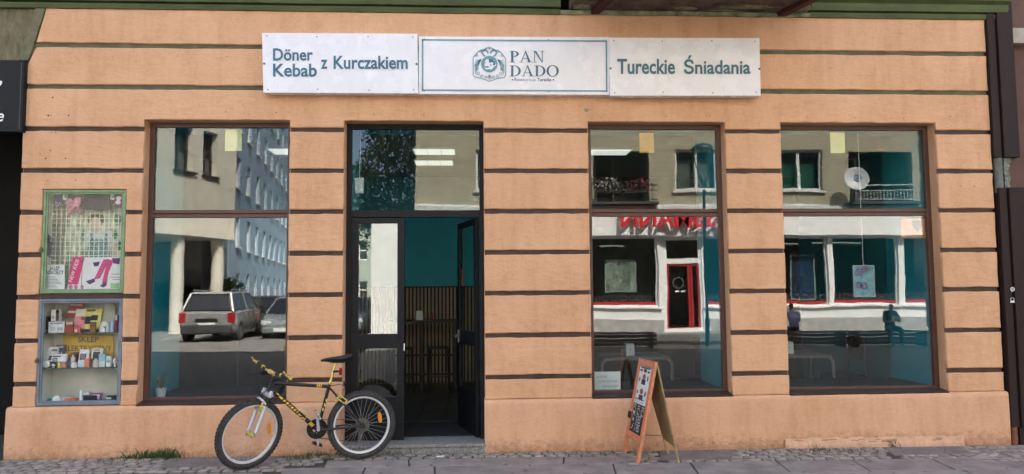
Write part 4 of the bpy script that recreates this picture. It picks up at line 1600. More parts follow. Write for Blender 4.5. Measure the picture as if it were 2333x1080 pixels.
good('dimmer_box', 'tilted white switch box, left on the middle shelf', 'box', 140, 240, 505, 640, z2_, .14, WC, lean=.3, d=.03, extra=[('print', .25, .75, .12, .4, (.12, .12, .13)), ('print', .3, .7, .17, .34, (.6, .6, .6)), ('print', .4, .95, .72, .86, (.2, .22, .28))])
good('battery_card', 'navy blue battery card above the white boxes of the middle shelf', 'batteries', 240, 320, 480, 575, z2_ + .07, .2, (.035, .05, .12), d=.02, extra=[('print', .1, .9, .7, .9, (.25, .32, .5)), ('cell', .3, .42, .05, .3, (.5, .5, .5)), ('cell', .6, .72, .05, .3, (.5, .5, .5))])
good('switch_box', 'long white box with a switch picture on the middle shelf', 'box', 190, 335, 570, 640, z2_, .10, WC, lean=.3, d=.03, extra=[('print', .08, .42, .05, .5, (.1, .1, .11)), ('print', .14, .36, .12, .42, (.6, .6, .6)), ('print', .05, .6, .62, .8, (.1, .1, .14))])
good('plug_socket', 'white round plug socket at the left end of the middle shelf', 'socket', 95, 185, 615, 685, z2_, .07, WC, 'disc')
good('light_bulb', 'small white bulb beside the round socket', 'bulb', 190, 225, 645, 685, z2_, .065, WC, 'bulb')
good('tape_roll', 'small orange and brown roll pack in front of the long white box', 'package', 255, 330, 625, 680, z2_, .07, (.45, .20, .08), extra=[('print', 0, .3, 0, 1, (.7, .5, .1)), ('print', .55, 1, .2, 1, (.5, .25, .2))], d=.02)
good('brown_box', 'small brown box behind the thin torch on the middle shelf', 'box', 380, 440, 552, 640, z2_, .16, (.16, .07, .05))
good('torch', 'thin grey and red torch leaning on the middle shelf', 'torch', 368, 412, 560, 680, z2_, .10, (.55, .50, .48), 'tube', extra=[])
good('lamp_socket', 'white lamp socket before the thin torch', 'socket', 370, 425, 635, 685, z2_, .065, WC, 'dome')
good('phone_holder_pack', 'white blister pack with a black ring, centre of the middle shelf', 'package', 440, 540, 515, 680, z2_, .12, (.70, .71, .72), lean=.25, d=.015, extra=[('ring', .12, .72, .42, .76, (.06, .06, .07)), ('ring', .2, .64, .47, .71, (.45, .48, .52)), ('print', .1, .8, .06, .3, (.60, .66, .75))])
good('salmon_box', 'small salmon coloured box on the middle shelf', 'box', 505, 555, 590, 670, z2_, .09, (.70, .25, .16))
good('charger_pack', 'white card pack with a dark phone charger', 'package', 560, 670, 490, 660, z2_, .15, WC, lean=.2, d=.015, extra=[('charger', .15, .78, .18, .82, (.045, .05, .06)), ('print', .2, .75, .87, .95, (.3, .3, .3))])
good('lamp_holder', 'white cylindrical lamp holder before the charger pack', 'lamp holder', 575, 632, 598, 680, z2_, .07, (.55, .54, .48), 'tube')
good('blue_box', 'pale turquoise box on the middle shelf', 'box', 640, 705, 560, 680, z2_, .11, (.35, .62, .66), extra=[('print', .1, .9, .0, .45, (.7, .72, .7))])
good('medicine_box', 'white box with a blue stripe, right on the middle shelf', 'box', 710, 765, 560, 660, z2_, .12, WC, extra=[('print', .1, .9, .4, .62, (.25, .45, .6))])
good('flat_lamp', 'white round flat lamp on the right of the middle shelf', 'lamp', 708, 756, 630, 682, z2_, .065, WC, 'disc')
good('globe_bulb', 'white globe bulb at the right end of the middle shelf', 'bulb', 768, 812, 592, 682, z2_, .075, (.66, .66, .62), 'bulb')
good('white_plug', 'white plug at the left end of the bottom', 'plug', 70, 102, 985, 1020, z3_, .065, WC, 'dome')
good('blue_connector', 'bright blue cable connector on the bottom', 'connector', 130, 195, 965, 1015, z3_, .08, (.05, .28, .45), 'coil')
good('ceiling_rose', 'white ceiling lamp rose on the bottom', 'lamp', 182, 262, 955, 1020, z3_, .07, WC, 'dome')
good('flat_pack', 'pale grey flat pack behind the orange cable', 'package', 265, 360, 960, 1000, z3_, .12, (.60, .60, .60), lean=.8, d=.01)
good('orange_cable', 'coiled orange extension cable lying on the bottom', 'cable', 280, 450, 980, 1018, z3_, .08, (.75, .14, .06), 'coil')
good('glue_bottle', 'white bottle with a thin nozzle on the bottom', 'bottle', 450, 485, 905, 1018, z3_, .065, WC, 'tube')
good('fuse_box', 'white box with a blue stripe at the back of the bottom', 'box', 455, 550, 905, 985, z3_, .16, WC, lean=.1, extra=[('print', 0, 1, .55, .7, (.05, .10, .30))])
good('black_adapter', 'black power adapter lying on the bottom', 'adapter', 495, 600, 955, 1012, z3_, .08, BC)
good('purple_pack', 'purple and white blister pack leaning on the bottom', 'package', 560, 670, 912, 985, z3_, .15, (.24, .05, .20), lean=.3, d=.012, extra=[('print', .08, .8, .15, .8, (.62, .60, .56))])
good('plug_box', 'dark box with a pale stripe at the right end of the bottom', 'box', 715, 795, 950, 1000, z3_, .12, (.03, .035, .04), extra=[('print', 0, .6, .35, .75, (.45, .55, .50))])

# ------------------------------------------------------------------ bicycle
A_, LN = rad(20), rad(2)
bf = Vector((-math.cos(A_), -math.sin(A_), 0))
bl0 = Vector((math.sin(A_), -math.cos(A_), 0))
bu = Vector((0, 0, 1)) * math.cos(LN) + bl0 * math.sin(LN)
bl = bl0 * math.cos(LN) - Vector((0, 0, 1)) * math.sin(LN)
BO = Vector((-1.084, -.253, gz(-1.08)))
BMX = Matrix(((bf.x, bl.x, bu.x, BO.x), (bf.y, bl.y, bu.y, BO.y), (bf.z, bl.z, bu.z, BO.z), (0, 0, 0, 1)))
hax = Vector((-.335, 0, .942))
hpt = Vector((.877, 0, .724))
STX = BMX @ Matrix.Translation(hpt) @ Matrix.Rotation(rad(27), 4, hax) @ Matrix.Translation(-hpt)
bike = T('bicycle', BO + bf * .52, 'black mountain bike with gold trim and white rims standing by the door', 'bicycle')
BK = mat('matt_black_frame', (.012, .012, .013), .38, .1, 12)
GOLD = mat('gold_anodised', (.86, .68, .20), .28, .08, 20, metal=.55)
YEL = mat('yellow_decal', (.78, .52, .05), .45, 0)
RUB = mat('tyre_rubber', (.050, .048, .045), .85, .25, 30)
RIM = mat('silver_rim', (.76, .76, .75), .35, .06, 20, metal=.3)
SPK = mat('spoke', (.55, .55, .54), .4, 0, metal=.3)
SILV = mat('silver_fork', (.62, .64, .68), .35, .06, 14, metal=.3)
AMB = mat('amber_reflector', (.85, .30, .02), .3, .15, 80)
REDL = mat('red_lens', (.30, .01, .012), .2, .1, 60)
WR = .336


def bm_(X=BMX):
    m = MB()
    m.X = X
    return m


def wheel(X, c, rear):
    c = Vector(c)
    ax = (0, 1, 0)
    m = bm_(X)
    n = 56
    m.ring(c, ax, [(WR - .062 + .027 * (1 + math.cos(a)) + .0, .026 * math.sin(a)) for a in [k * math.pi / 6 for k in range(12)]], n)
    for k in range(58):                       # tread blocks
        a = 2 * math.pi * k / 58
        for u0, u1, o_ in ((-.022, -.009, 0), (.009, .022, 0), (-.006, .006, .5)):
            aa = a + o_ * 2 * math.pi / 58
            t = Matrix.Translation(c) @ Matrix.Rotation(-aa, 4, 'Y')
            sv = m.X
            m.X = sv @ t
            r0 = WR - (.014 if o_ == 0 else .010)
            m.box(r0 - .004, WR + (-.004 if o_ == 0 else .002), u0, u1, -.009, .009)
            m.X = sv
    ty = m.build('wheel', RUB, bike, fix=False)
    m = bm_(X)
    m.ring(c, ax, [(.262, -.011), (.283, -.014), (.283, .014), (.262, .011), (.256, 0)], n)
    m.build('rim', RIM, ty, smooth=True)
    m = bm_(X)
    m.lathe(c + Vector((0, -.05, 0)), [(.010, 0), (.010, .012), (.026, .014), (.026, .020), (.014, .024), (.013, .076), (.026, .080), (.026, .086), (.010, .088), (.010, .10)], 16, ax)
    m.build('hub', GOLD if not rear else BLKM, ty, smooth=True)
    for k in range(32):
        a = 2 * math.pi * k / 32
        side = .034 if k % 2 else -.034
        tw = (.62 if (k // 2) % 2 else -.62)
        m = bm_(X)
        m.tube([c + Vector((.026 * math.cos(a + tw), side, .026 * math.sin(a + tw))), c + Vector((.262 * math.cos(a), 0,   .262 * math.sin(a)))], .0009, 4, False)
        m.build('spoke', SPK, ty)
    a = rad(20) if rear else rad(8)
    m = bm_(X)
    t = Matrix.Translation(c + Vector((.185 * math.cos(a) * -1, .02, .185 * math.sin(a)))) @ Matrix.Rotation(rad(8), 4, 'Y')
    m.X = X @ t
    m.prism([(-.014, -.05), (.014, -.05), (.020, -.02), (.020, .02), (.012, .05), (-.012, .05), (-.018, .02), (-.018, -.02)], .0, .012)
    m.build('reflector', AMB, ty, bev=.003)
    return ty


rw = wheel(BMX, (0, 0, WR), True)
fw = wheel(STX, (1.045, 0, WR), False)
m = bm_()
m.lathe((0, -.055, WR), [(.02, 0), (.028, .002), (.034, .006), (.040, .010), (.046, .014), (.055, .018), (.055, .020), (.02, .022)], 28, (0, 1, 0))
m.lathe((0, .030, WR), [(.07, 0), (.07, .004), (.02, .006)], 26, (0, 1, 0))
m.build('cassette', mat('chain_steel', (.16, .16, .15), .4, .2, 60, metal=.8), rw, smooth=True)
# frame tubes
m = bm_()
m.tube([(.425, 0, .322), (.322, 0, .735), (.318, 0, .75)], .0165, 10)
m.tube([(.322, 0, .728), (.855, 0, .792)], .0175, 10)
m.tube([(.868, 0, .745), (.425, 0, .322)], .0205, 10)
m.tube([(.845, 0, .822), (.880, 0, .715)], .021, 10)
for u_ in (-1, 1):
    m.tube([(.425, u_ * .03, .322), (.33, u_ * .045, .325), (0, u_ * .065, WR)], [.012, .012, .009], 8)
    m.tube([(.322, u_ * .018, .72), (.22, u_ * .045, .60), (0, u_ * .065, WR)], [.010, .010, .008], 8)
    m.box(-.02, .02, u_ * .065 - .003, u_ * .065 + .003, WR - .02, WR + .02)
m.tube([(.425, -.045, .322), (.425, .045, .322)], .022, 12)
frame = m.build('frame', BK, bike, smooth=True)
# decals along the down tube and stripes
dt0, dt1 = Vector((.868, 0, .745)), Vector((.425, 0, .322))
dd = (dt1 - dt0).normalized()
dn = Vector((dd.z, 0, -dd.x))
for s0, s1, q0, q1 in [(.07, .10, 0, .35), (.11, .15, -.3, .3), (.165, .185, -.35, .35), (.20, .225, -.35, .35), (.24, .25, -.35, .35), (.265, .285, -.35, .35), (.30, .32, -.35, .35), (.335, .345, -.35, .35), (.36, .39, -.35, .0), (.405, .44, -.4, -.1), (.50, .511, -.6, .6), (.517, .528, -.6, .6), (.534, .545, -.6, .6)]:
    p0, p1 = dt0 + dd * s0, dt0 + dd * s1
    w0, w1 = dn * q0 * .03, dn * q1 * .03
    o_ = Vector((0, .0212, 0))
    sl = dd * .008
    m = bm_()
    m.add([p0 + w0 + o_, p1 + w0 + o_, p1 + w1 + o_ + sl, p0 + w1 + o_ + sl], [(0, 1, 2, 3)])
    m.build('decal', YEL, frame, fix=False)
for k in range(3):
    m = bm_()
    m.tube([(.395 + k * .018, 0, .7372 + k * .0022), (.405 + k * .018, 0, .7384 + k * .0022)], .0181, 10)
    m.build('stripe', YEL, frame)
for k in range(3):
    m = bm_()
    m.box(.372 - k * .016, .386 - k * .016, .0165, .0175, .50 + k * .042, .53 + k * .042)
    m.build('decal', YEL, frame)
m = bm_()
m.tube([(.318, 0, .745), (.262, 0, .955)], .0135, 10)
m.build('seatpost', GOLD, bike, smooth=True)
m = bm_()                                    # saddle, nose forward
secs = [(.405, .014, .985, .012), (.37, .024, .992, .022), (.31, .034, .996, .034), (.25, .050, .996, .046), (.19, .070, 1.000, .052), (.14, .078, 1.014, .046), (.11, .062, 1.026, .026)]
vs, fs = [], []
K = 12
for s_, hw, h_, th in secs:
    for k in range(K):
        a = 2 * math.pi * k / K
        vs.append((s_, hw * math.cos(a), h_ + (th * .45 if math.sin(a) > 0 else th) * math.sin(a) * (1 if math.sin(a) > 0 else (1 - .5 * abs(math.cos(a))))))
for i in range(len(secs) - 1):
    for k in range(K):
        fs.append((i * K + k, i * K + (k + 1) % K, (i + 1) * K + (k + 1) % K, (i + 1) * K + k))
fs += [tuple(range(K)), tuple((len(secs) - 1) * K + k for k in reversed(range(K)))]
m.add(vs, fs)
sad = m.build('saddle', mat('saddle_vinyl', (.016, .016, .019), .42, .1, 30), bike, smooth=True)
m = bm_()
for u_ in (-.02, .02):
    m.tube([(.16, u_, .985), (.22, u_, .958), (.30, u_, .958), (.36, u_ * .5, .975)], .004, 6)
m.build('rail', BLKM, sad, smooth=True)
m = bm_()
m.box(.205, .232, .012, .040, .835, .905)
m.build('rear_light', REDL, bike, bev=.008)
m = bm_()
m.box(.232, .29, -.012, .018, .86, .88)
m.build('light_bracket', BLKM, bike, bev=.004)
# fork
m = bm_(STX)
for u_ in (-.06, .06):
    m.tube([(.902, u_, .69), (.955, u_, .55)], .0125, 10)
fork = m.build('fork', BLKM, bike, smooth=True)
m = bm_(STX)
for u_ in (-.06, .06):
    m.tube([(.885, u_, .735), (.905, u_, .675)], .018, 10)
m.box(.872, .918, -.075, .075, .680, .712)
m.build('fork_crown', SILV, fork, bev=.006)
m = bm_(STX)
for u_ in (-.06, .06):
    m.tube([(.938, u_, .60), (1.018, u_, .365), (1.045, u_, WR)], [.018, .016, .012], 10)
m.tube([(.935, -.06, .615), (.965, -.04, .655), (.975, 0, .668), (.965, .04, .655), (.935, .06, .615)], .011, 8)
m.build('lower_leg', SILV, fork, smooth=True)
m = bm_(STX)
m.tube([(1.045, .05, WR), (1.045, .085, WR), (1.06, .09, WR + .045)], .007, 8)
m.build('quick_release', GOLD, fork, smooth=True)
for u_ in (-1, 1):
    m = bm_(STX)
    m.X = STX @ Matrix.Translation((.965, u_ * .045, .60)) @ Matrix.Rotation(rad(-20), 4, 'Y')
    m.prism([(-.012, -.055), (.012, -.055), (.018, .0), (.012, .055), (-.004, .055), (-.014, 0)], -.010, .010)
    m.build('brake_arm', GOLD, fork, bev=.003)
# stem, bar, grips, bar ends, levers, cables
bc = Vector((.872, 0, .902))
m = bm_(STX)
m.tube([(.838, 0, .84), (.834, 0, .875), bc], [.017, .017, .016], 10)
m.tube([bc + Vector((0, -.03, 0)), bc + Vector((0, .03, 0))], .021, 10)
m.build('stem', GOLD, bike, smooth=True)
m = bm_(STX)
m.tube([bc + Vector((0, -.085, 0)), bc, bc + Vector((0, .085, 0))], .0135, 10)
bar = m.build('handlebar', GOLD, bike, smooth=True)
for u_ in (-1, 1):
    m = bm_(STX)
    m.tube([bc + Vector((-.012, u_ * .175, .005)), bc + Vector((-.030, u_ * .275, .011))], .0195, 10)
    m.tube([bc + Vector((0, u_ * .083, 0)), bc + Vector((-.012, u_ * .18, .005))], .0125, 10)
    m.build('grip', mat('grip_rubber', (.02, .02, .02), .8, .2, 60), bar, smooth=True)
    m = bm_(STX)
    m.tube([bc + Vector((-.012, u_ * .150, .005)), bc + Vector((-.016, u_ * .172, .006))], .0185, 10)
    m.build('grip_collar', YEL, bar, smooth=True)
    m = bm_(STX)
    m.tube([bc + Vector((-.030, u_ * .272, .011)), bc + Vector((-.030, u_ * .30, .012))], .019, 10)
    m.tube([bc + Vector((-.030, u_ * .287, .012)), bc + Vector((.015, u_ * .29, .04)), bc + Vector((.045, u_ * .28, .08))], [.012, .010, .007], 8)
    m.build('bar_end', GOLD, bar, smooth=True)
    m = bm_(STX)
    m.tube([bc + Vector((.0, u_ * .12, -.01)), bc + Vector((.05, u_ * .12, -.03)), bc + Vector((.085, u_ * .16, -.05)), bc + Vector((.09, u_ * .24, -.055))], [.016, .012, .007, .007], 8)
    m.box(bc.x - .015, bc.x + .045, u_ * .11 - .022, u_ * .11 + .022, bc.z - .05, bc.z - .012)
    m.build('brake_lever', BLKM, bar, smooth=True)
    m = bm_(STX)
    m.tube([bc + Vector((.04, u_ * .10, -.03)), bc + Vector((.13, u_ * .09, -.07)), bc + Vector((.15, u_ * .03, -.15)), bc + Vector((.09, u_ * .01, -.21)), bc + Vector((.03, 0, -.17))], .0028, 5)
    m.tube([bc + Vector((.03, u_ * .10, -.03)), bc + Vector((.11, u_ * .02, -.13)), bc + Vector((.08, -u_ * .02, -.2)), bc + Vector((.10, 0, -.26))], .0025, 5)
    m.build('cable', BLKM, bike, smooth=True)
m = bm_(STX)
m.lathe(bc + Vector((.06, .21, .0)), [(.02, 0), (.024, .006), (.018, .016), (.002, .02)], 12)
m.build('bell', BLKM, bar, smooth=True)
# drive side: chainrings, cranks, pedals, chain, derailleur
BB = Vector((.425, 0, .322))
CS = MATS['chain_steel']
m = bm_()
for r_, u_ in ((.092, -.045), (.076, -.051), (.058, -.057)):
    m.ring(BB + Vector((0, u_, 0)), (0, 1, 0), [(r_ - .016, 0), (r_, 0), (r_, .003), (r_ - .016, .003)], 40)
    for k in range(40):
        a = 2 * math.pi * k / 40
        sv = m.X
        m.X = sv @ Matrix.Translation(BB + Vector((0, u_, 0))) @ Matrix.Rotation(-a, 4, 'Y')
        m.box(r_ - .002, r_ + .005, 0, .003, -.003, .003)
        m.X = sv
for k in range(5):
    a = 2 * math.pi * k / 5
    m.tube([BB + Vector((0, -.05, 0)), BB + Vector((.06 * math.cos(a), -.05, .06 * math.sin(a)))], .007, 6)
m.ring(BB + Vector((0, -.04, 0)), (0, 1, 0), [(.086, 0), (.098, 0), (.098, .003), (.086, .003)], 40)
m.build('chainring', mat('dark_ring', (.03, .03, .03), .45, .15, 50, metal=.5), bike, fix=False)
for u_, a in ((.062, rad(84)), (-.07, rad(84 + 180))):
    e = BB + Vector((.02 * math.cos(a) + .17 * math.cos(a), u_ + (.012 if u_ > 0 else -.012), .17 * math.sin(a)))
    m = bm_()
    m.tube([BB + Vector((0, u_ * .75, 0)), BB + Vector((.05 * math.cos(a), u_, .05 * math.sin(a))), e], [.016, .014, .012], 10)
    ck = m.build('crank', SILV, bike, smooth=True)
    m = bm_()
    m.X = BMX @ Matrix.Translation(e + Vector((0, .055 if u_ > 0 else -.055, 0))) @ Matrix.Rotation(rad(-62 if u_ > 0 else -20), 4, 'Y')
    m.box(-.045, -.036, -.04, .04, -.010, .010).box(.036, .045, -.04, .04, -.010, .010).box(-.036, .036, -.04, -.033, -.010, .010).box(-.036, .036, .033, .04, -.010, .010)
    m.tube([(0, -.05, 0), (0, .05, 0)], .010, 8)
    m.build('pedal', [STEEL, BLKM][u_ < 0], ck, bev=.002)
m = bm_()
m.tube([BB + Vector((0, -.05, .088)), (0, -.05, WR + .035)], .004, 5)
m.tube([BB + Vector((0, -.05, -.088)), (.03, -.055, .155), (.01, -.055, .15)], .004, 5)
m.tube([(.01, -.055, .15), (-.01, -.055, .2), (.03, -.055, .26), (0.03, -.05, WR - .04)], .004, 5)
m.build('chain', CS, bike)
m = bm_()
m.box(-.015, .02, -.075, -.055, .20, .30)
m.tube([(0, -.06, WR - .01), (.005, -.07, .26), (.015, -.066, .17)], .011, 8)
for h_ in (.265, .165):
    m.lathe((.01, -.068, h_), [(.022, 0), (.022, .012)], 14, (0, 1, 0))
m.build('derailleur', CS, bike, smooth=True)
m = bm_()
m.X = BMX @ Matrix.Translation((.205, 0, .605)) @ Matrix.Rotation(rad(-38), 4, 'Y')
m.frame(-.05, .05, -.025, .025, .035, .06, .012)
m.frame(-.05, .05, -.025, .025, -.06, -.035, .012)
m.build('rear_brake', GOLD, bike, bev=.003)
m = bm_()
m.tube([(.31, .02, .735), (.22, .03, .75), (.17, .02, .72), (.19, .01, .68)], .0035, 6)
m.tube([(.175, .0, .725), (.172, 0, .77)], .012, 6)
m.build('brake_cable', BLKM, bike, smooth=True)
m = bm_()
cg = [(.575, .0, .46), (.62, .02, .535), (.56, .035, .515), (.535, .035, .46), (.555, .02, .425), (.52, 0, .415)]
m.tube(cg, .004, 6)
m.build('bottle_cage', GOLD, bike, smooth=True)

# ------------------------------------------------------------------ A-board by the middle window
ab_ = T('a_board', (1.77, -.39, gz(1.77)), 'orange framed folding chalkboard with a food menu poster, on the pavement', 'sidewalk sign')
za = gz(1.77)
FT, NT = Vector((1.728, -.17, .945)), Vector((1.783, -.635, .950))
FF, NF = Vector((1.547, -.135, za)), Vector((1.590, -.612, za))
FR_, NR = Vector((1.985, -.19, za)), Vector((1.978, -.624, za))
ORG = mat('orange_paint', (.70, .25, .12), .6, .12, 18, .2, 60)
HARD = mat('hardboard', (.40, .285, .135), .8, .15, 10, .3, 90)
CHK = mat('chalkboard', (.028, .028, .028), .75, .3, 10)


def abp(u, v, d=0.):
    p = FF.lerp(NF, u).lerp(FT.lerp(NT, u), v)
    n = (NF - FF).cross(FT - FF).normalized()
    if n.x > 0:
        n = -n
    return p + n * d


def abq(u, v, d=0.):
    p = FR_.lerp(NR, u).lerp(FT.lerp(NT, u), v)
    n = (NR - FR_).cross(FT - FR_).normalized()
    if n.x < 0:
        n = -n
    return p + n * d


def apanel(name, m, fn, u0, u1, v0, v1, d0, d1, bev=.002):
    mb = MB()
    mb.add([fn(u0, v0, d0), fn(u1, v0, d0), fn(u1, v1, d0), fn(u0, v1, d0), fn(u0, v0, d1), fn(u1, v0, d1), fn(u1, v1, d1), fn(u0, v1, d1)],
           [(0, 3, 2, 1), (4, 5, 6, 7), (0, 1, 5, 4), (1, 2, 6, 5), (2, 3, 7, 6), (3, 0, 4, 7)])
    return mb.build(name, m, ab_, bev=bev)


apanel('stile', ORG, abp, 0, .12, 0, 1, -.012, .014)
apanel('stile', ORG, abp, .88, 1, 0, 1, -.012, .014)
apanel('rail', ORG, abp, .12, .88, .19, .25, -.012, .013)
apanel('rail', ORG, abp, .12, .88, .93, 1, -.012, .013)
apanel('chalkboard', CHK, abp, .12, .88, .25, .93, -.008, .004)
ps = apanel('menu_poster', PAPER, abp, .14, .82, .545, .925, .005, .007, 0)
apanel('clip_card', BLACK, abp, -.06, .14, .37, .44, .015, .018, 0)


def abmark(name, m, polys, d):
    for k, pl_ in enumerate(polys):
        mb = MB()
        mb.add([abp(u, v, d + .0002 * (k % 3)) for u, v in pl_], [tuple(range(len(pl_)))])
        mb.build(name, m, ab_, fix=False)


def uvo(u, v, ru, rv, n=10):
    return [(u + ru * math.cos(2 * math.pi * k / n), v + rv * math.sin(2 * math.pi * k / n)) for k in range(n)]


def uvr(u0, u1, v0, v1):
    return [(u0, v0), (u1, v0), (u1, v1), (u0, v1)]


abmark('poster_print', INKD, [uvr(.36, .60, .745, .80), uvr(.36, .60, .59, .64), uvr(.18, .34, .875, .895), uvr(.40, .58, .87, .905), uvr(.64, .76, .87, .89), uvr(.18, .78, .908, .922)] + [uvr(.18 + .14 * k, .27 + .14 * k, .60 - .012, .605 - .008) for k in range(4)] + [uvr(.2 + .1 * k, .26 + .1 * k, .562, .568) for k in range(5)], .0080)
abmark('food_print', mat('food_print', (.33, .15, .07), .6, .4, 120), [uvo(.48, .825, .1, .03), uvo(.24, .79, .05, .025), uvo(.71, .815, .045, .03), uvo(.47, .675, .1, .03), uvo(.23, .66, .05, .02), uvo(.71, .66, .05, .03)] + [uvo(.2 + .13 * k, .59, .03, .012) for k in range(4)], .0086)
CHALK = mat('chalk_marks', (.55, .56, .54), .9, .3, 60)
ck = MB()
rp = random.Random(21)


def stroke(pts, w_=.012, d=.0055):
    for (u0, v0), (u1, v1) in zip(pts, pts[1:]):
        t = Vector((u1 - u0, (v1 - v0) * 2))
        if t.length < 1e-6:
            continue
        t.normalize()
        n_ = (-t.y * w_, t.x * w_ / 2)
        ck.add([abp(u0 + n_[0], v0 + n_[1], d), abp(u1 + n_[0], v1 + n_[1], d), abp(u1 - n_[0], v1 - n_[1], d), abp(u0 - n_[0], v0 - n_[1], d)], [(0, 1, 2, 3)])


for cu, cv in ((.22, .48), (.47, .475), (.72, .475), (.25, .41)):
    stroke([(cu + .07 * math.cos(t), cv + .028 * math.sin(t)) for t in [k * .65 for k in range(9)]])
    stroke([(cu - .06, cv - .035), (cu + .06, cv - .035)])
    stroke([(cu - .08, cv + .045), (cu - .03, cv + .052), (cu + .03, cv + .044), (cu + .08, cv + .05)])
v = .42
while v > .27:
    stroke([(.52 + rp.uniform(-.02, .02) + .025 * k, v + (.012 if k % 2 else -.006)) for k in range(8)], .010)
    v -= .028
stroke([(.42, .27), (.46, .36), (.45, .43)], .012)
for k in range(5):
    stroke([(.16 + rp.uniform(0, .18), .28 + .025 * k), (.22 + rp.uniform(0, .12), .292 + .025 * k)])
ck.build('chalk_drawing', CHALK, ab_, fix=False)
ck = MB()
for k in range(9):
    u_ = .15 + k * .08
    stroke([(u_, .955), (u_ + .02, .985), (u_ + .04, .955), (u_ + .05, .98)], .008, .0145)
ck.build('chalk_heading', mat('pale_chalk', (.75, .45, .35), .9, .2, 60), ab_, fix=False)
apanel('back_panel', HARD, abq, 0, 1, .155, .995, -.006, .006)
apanel('leg', mat('leg_wood', (.42, .33, .15), .7, .15, 14), abq, .93, 1, 0, .155, -.008, .010)
apanel('leg', HARD, abq, 0, .07, 0, .155, -.008, .010)
mb = MB()
mb.tube([abp(.03, .2, -.02), abq(.03, .19, -.02)], .003, 5)
mb.build('stay', BLKM, ab_)

# ------------------------------------------------------------------ grass along the wall
gr = MB()
rg = random.Random(17)


def tuft(px, py, n, h_, spread, depth=.05):
    d = ray(px, py)
    t = (gz(0) - HC) / d.z
    p = CAM + d * t
    p.y = min(p.y, -.045)
    for _ in range(int(n * .55)):
        x, y = p.x + rg.gauss(0, spread * 1.15), min(-.036, p.y + rg.gauss(0, depth))
        a = rg.uniform(0, 6.28)
        hh = h_ * (.25 + 1.0 * rg.random() ** 2.2)
        le = rg.uniform(.1, .75) * hh
        b0 = Vector((x, y, gz(x) - .01))
        b1 = b0 + Vector((math.cos(a) * le * .4, math.sin(a) * le * .4, hh * .6))
        b2_ = b0 + Vector((math.cos(a) * le, math.sin(a) * le, hh))
        w_ = Vector((-math.sin(a), math.cos(a), 0)) * rg.uniform(.0015, .0032)
        gr.add([b0 - w_, b0 + w_, b1 + w_ * .8, b2_, b1 - w_ * .8], [(0, 1, 2, 3, 4)])


rgt = random.Random(9)
for px, py, n, h_, sp in [(rgt.uniform(20, 2290), 0, rgt.randrange(6, 22), rgt.uniform(.02, .045), .04) for _ in range(34)] + [(272, 1050, 60, .05, .05), (300, 1046, 70, .07, .05), (345, 1046, 260, .10, .09), (380, 1046, 300, .11, .08), (225, 1058, 30, .035, .04), (250, 1060, 40, .04, .05), (165, 1052, 25, .035, .05), (90, 1055, 18, .03, .06), (130, 1062, 25, .03, .05), (205, 1068, 20, .03, .04),
                          (670, 1046, 160, .06, .08), (700, 1043, 160, .07, .08), (735, 1040, 80, .06, .07), (660, 1060, 60, .04, .05), (690, 1068, 50, .035, .04), (765, 1042, 70, .08, .05), (880, 1038, 110, .05, .08), (910, 1038, 60, .035, .06), (975, 1040, 50, .04, .05), (1025, 1040, 50, .04, .05), (1150, 1038, 60, .035, .05), (1090, 1040, 20, .03, .04), (1195, 1040, 45, .03, .05), (1245, 1032, 40, .045, .03), (1310, 1034, 40, .035, .04), (1380, 1032, 50, .04, .05), (1350, 1034, 25, .03, .05), (1440, 1030, 40, .035, .04), (1405, 1026, 20, .05, .05),
                          (1870, 1022, 110, .06, .06), (1830, 1024, 40, .04, .05), (1930, 1024, 90, .045, .08), (1975, 1023, 100, .05, .08), (2033, 1012, 60, .10, .02), (1965, 1012, 20, .05, .03), (1000, 1026, 15, .05, .1), (530, 1035, 10, .03, .05)]:
    tuft(px, py or 1046 - (px / 2333) * 30, n, h_, sp)
tag(gr.build('grass', mat('grass_blades', (.055, .105, .022), .8, .35, 90, dark=(.02, .04, .008)), None, fix=False), 'tufts of green grass growing along the foot of the wall', 'grass', kind='stuff')

# ================================================================== the other side of the street (seen in the panes)
YS = -20.0


def XA(px, py=600):
    return RF(px, py, YS).x


def ZA(px, py):
    return RF(px, py, YS).z


SW = mat('shop_white', (.80, .80, .78), .6, .05, 3)
BEI = mat('beige_render', (.42, .38, .27), .85, .1, 2.5, .2, 40)
GREYP = mat('grey_plinth', (.38, .37, .35), .85, .15, 4)
REDP = mat('shop_red', (.36, .018, .022), .45, .05)
DKI = mat('shop_interior', (.20, .195, .175), .8, .3, 3)
G_FAR = glass('far_glass', .04, (.8, .85, .83), .0002)


def wall_open(mb, x0, x1, z0, z1, ops, y0, y1):
    """wall between x0..x1, z0..z1 with rectangular openings (xa, xb, za, zb), not overlapping in x"""
    ops = sorted(ops)
    x = x0
    for a, b, c, d in ops:
        mb.box(x, a, y0, y1, z0, z1)
        if c > z0:
            mb.box(a, b, y0, y1, z0, c)
        if d < z1:
            mb.box(a, b, y0, y1, d, z1)
        x = b
    mb.box(x, x1, y0, y1, z0, z1)


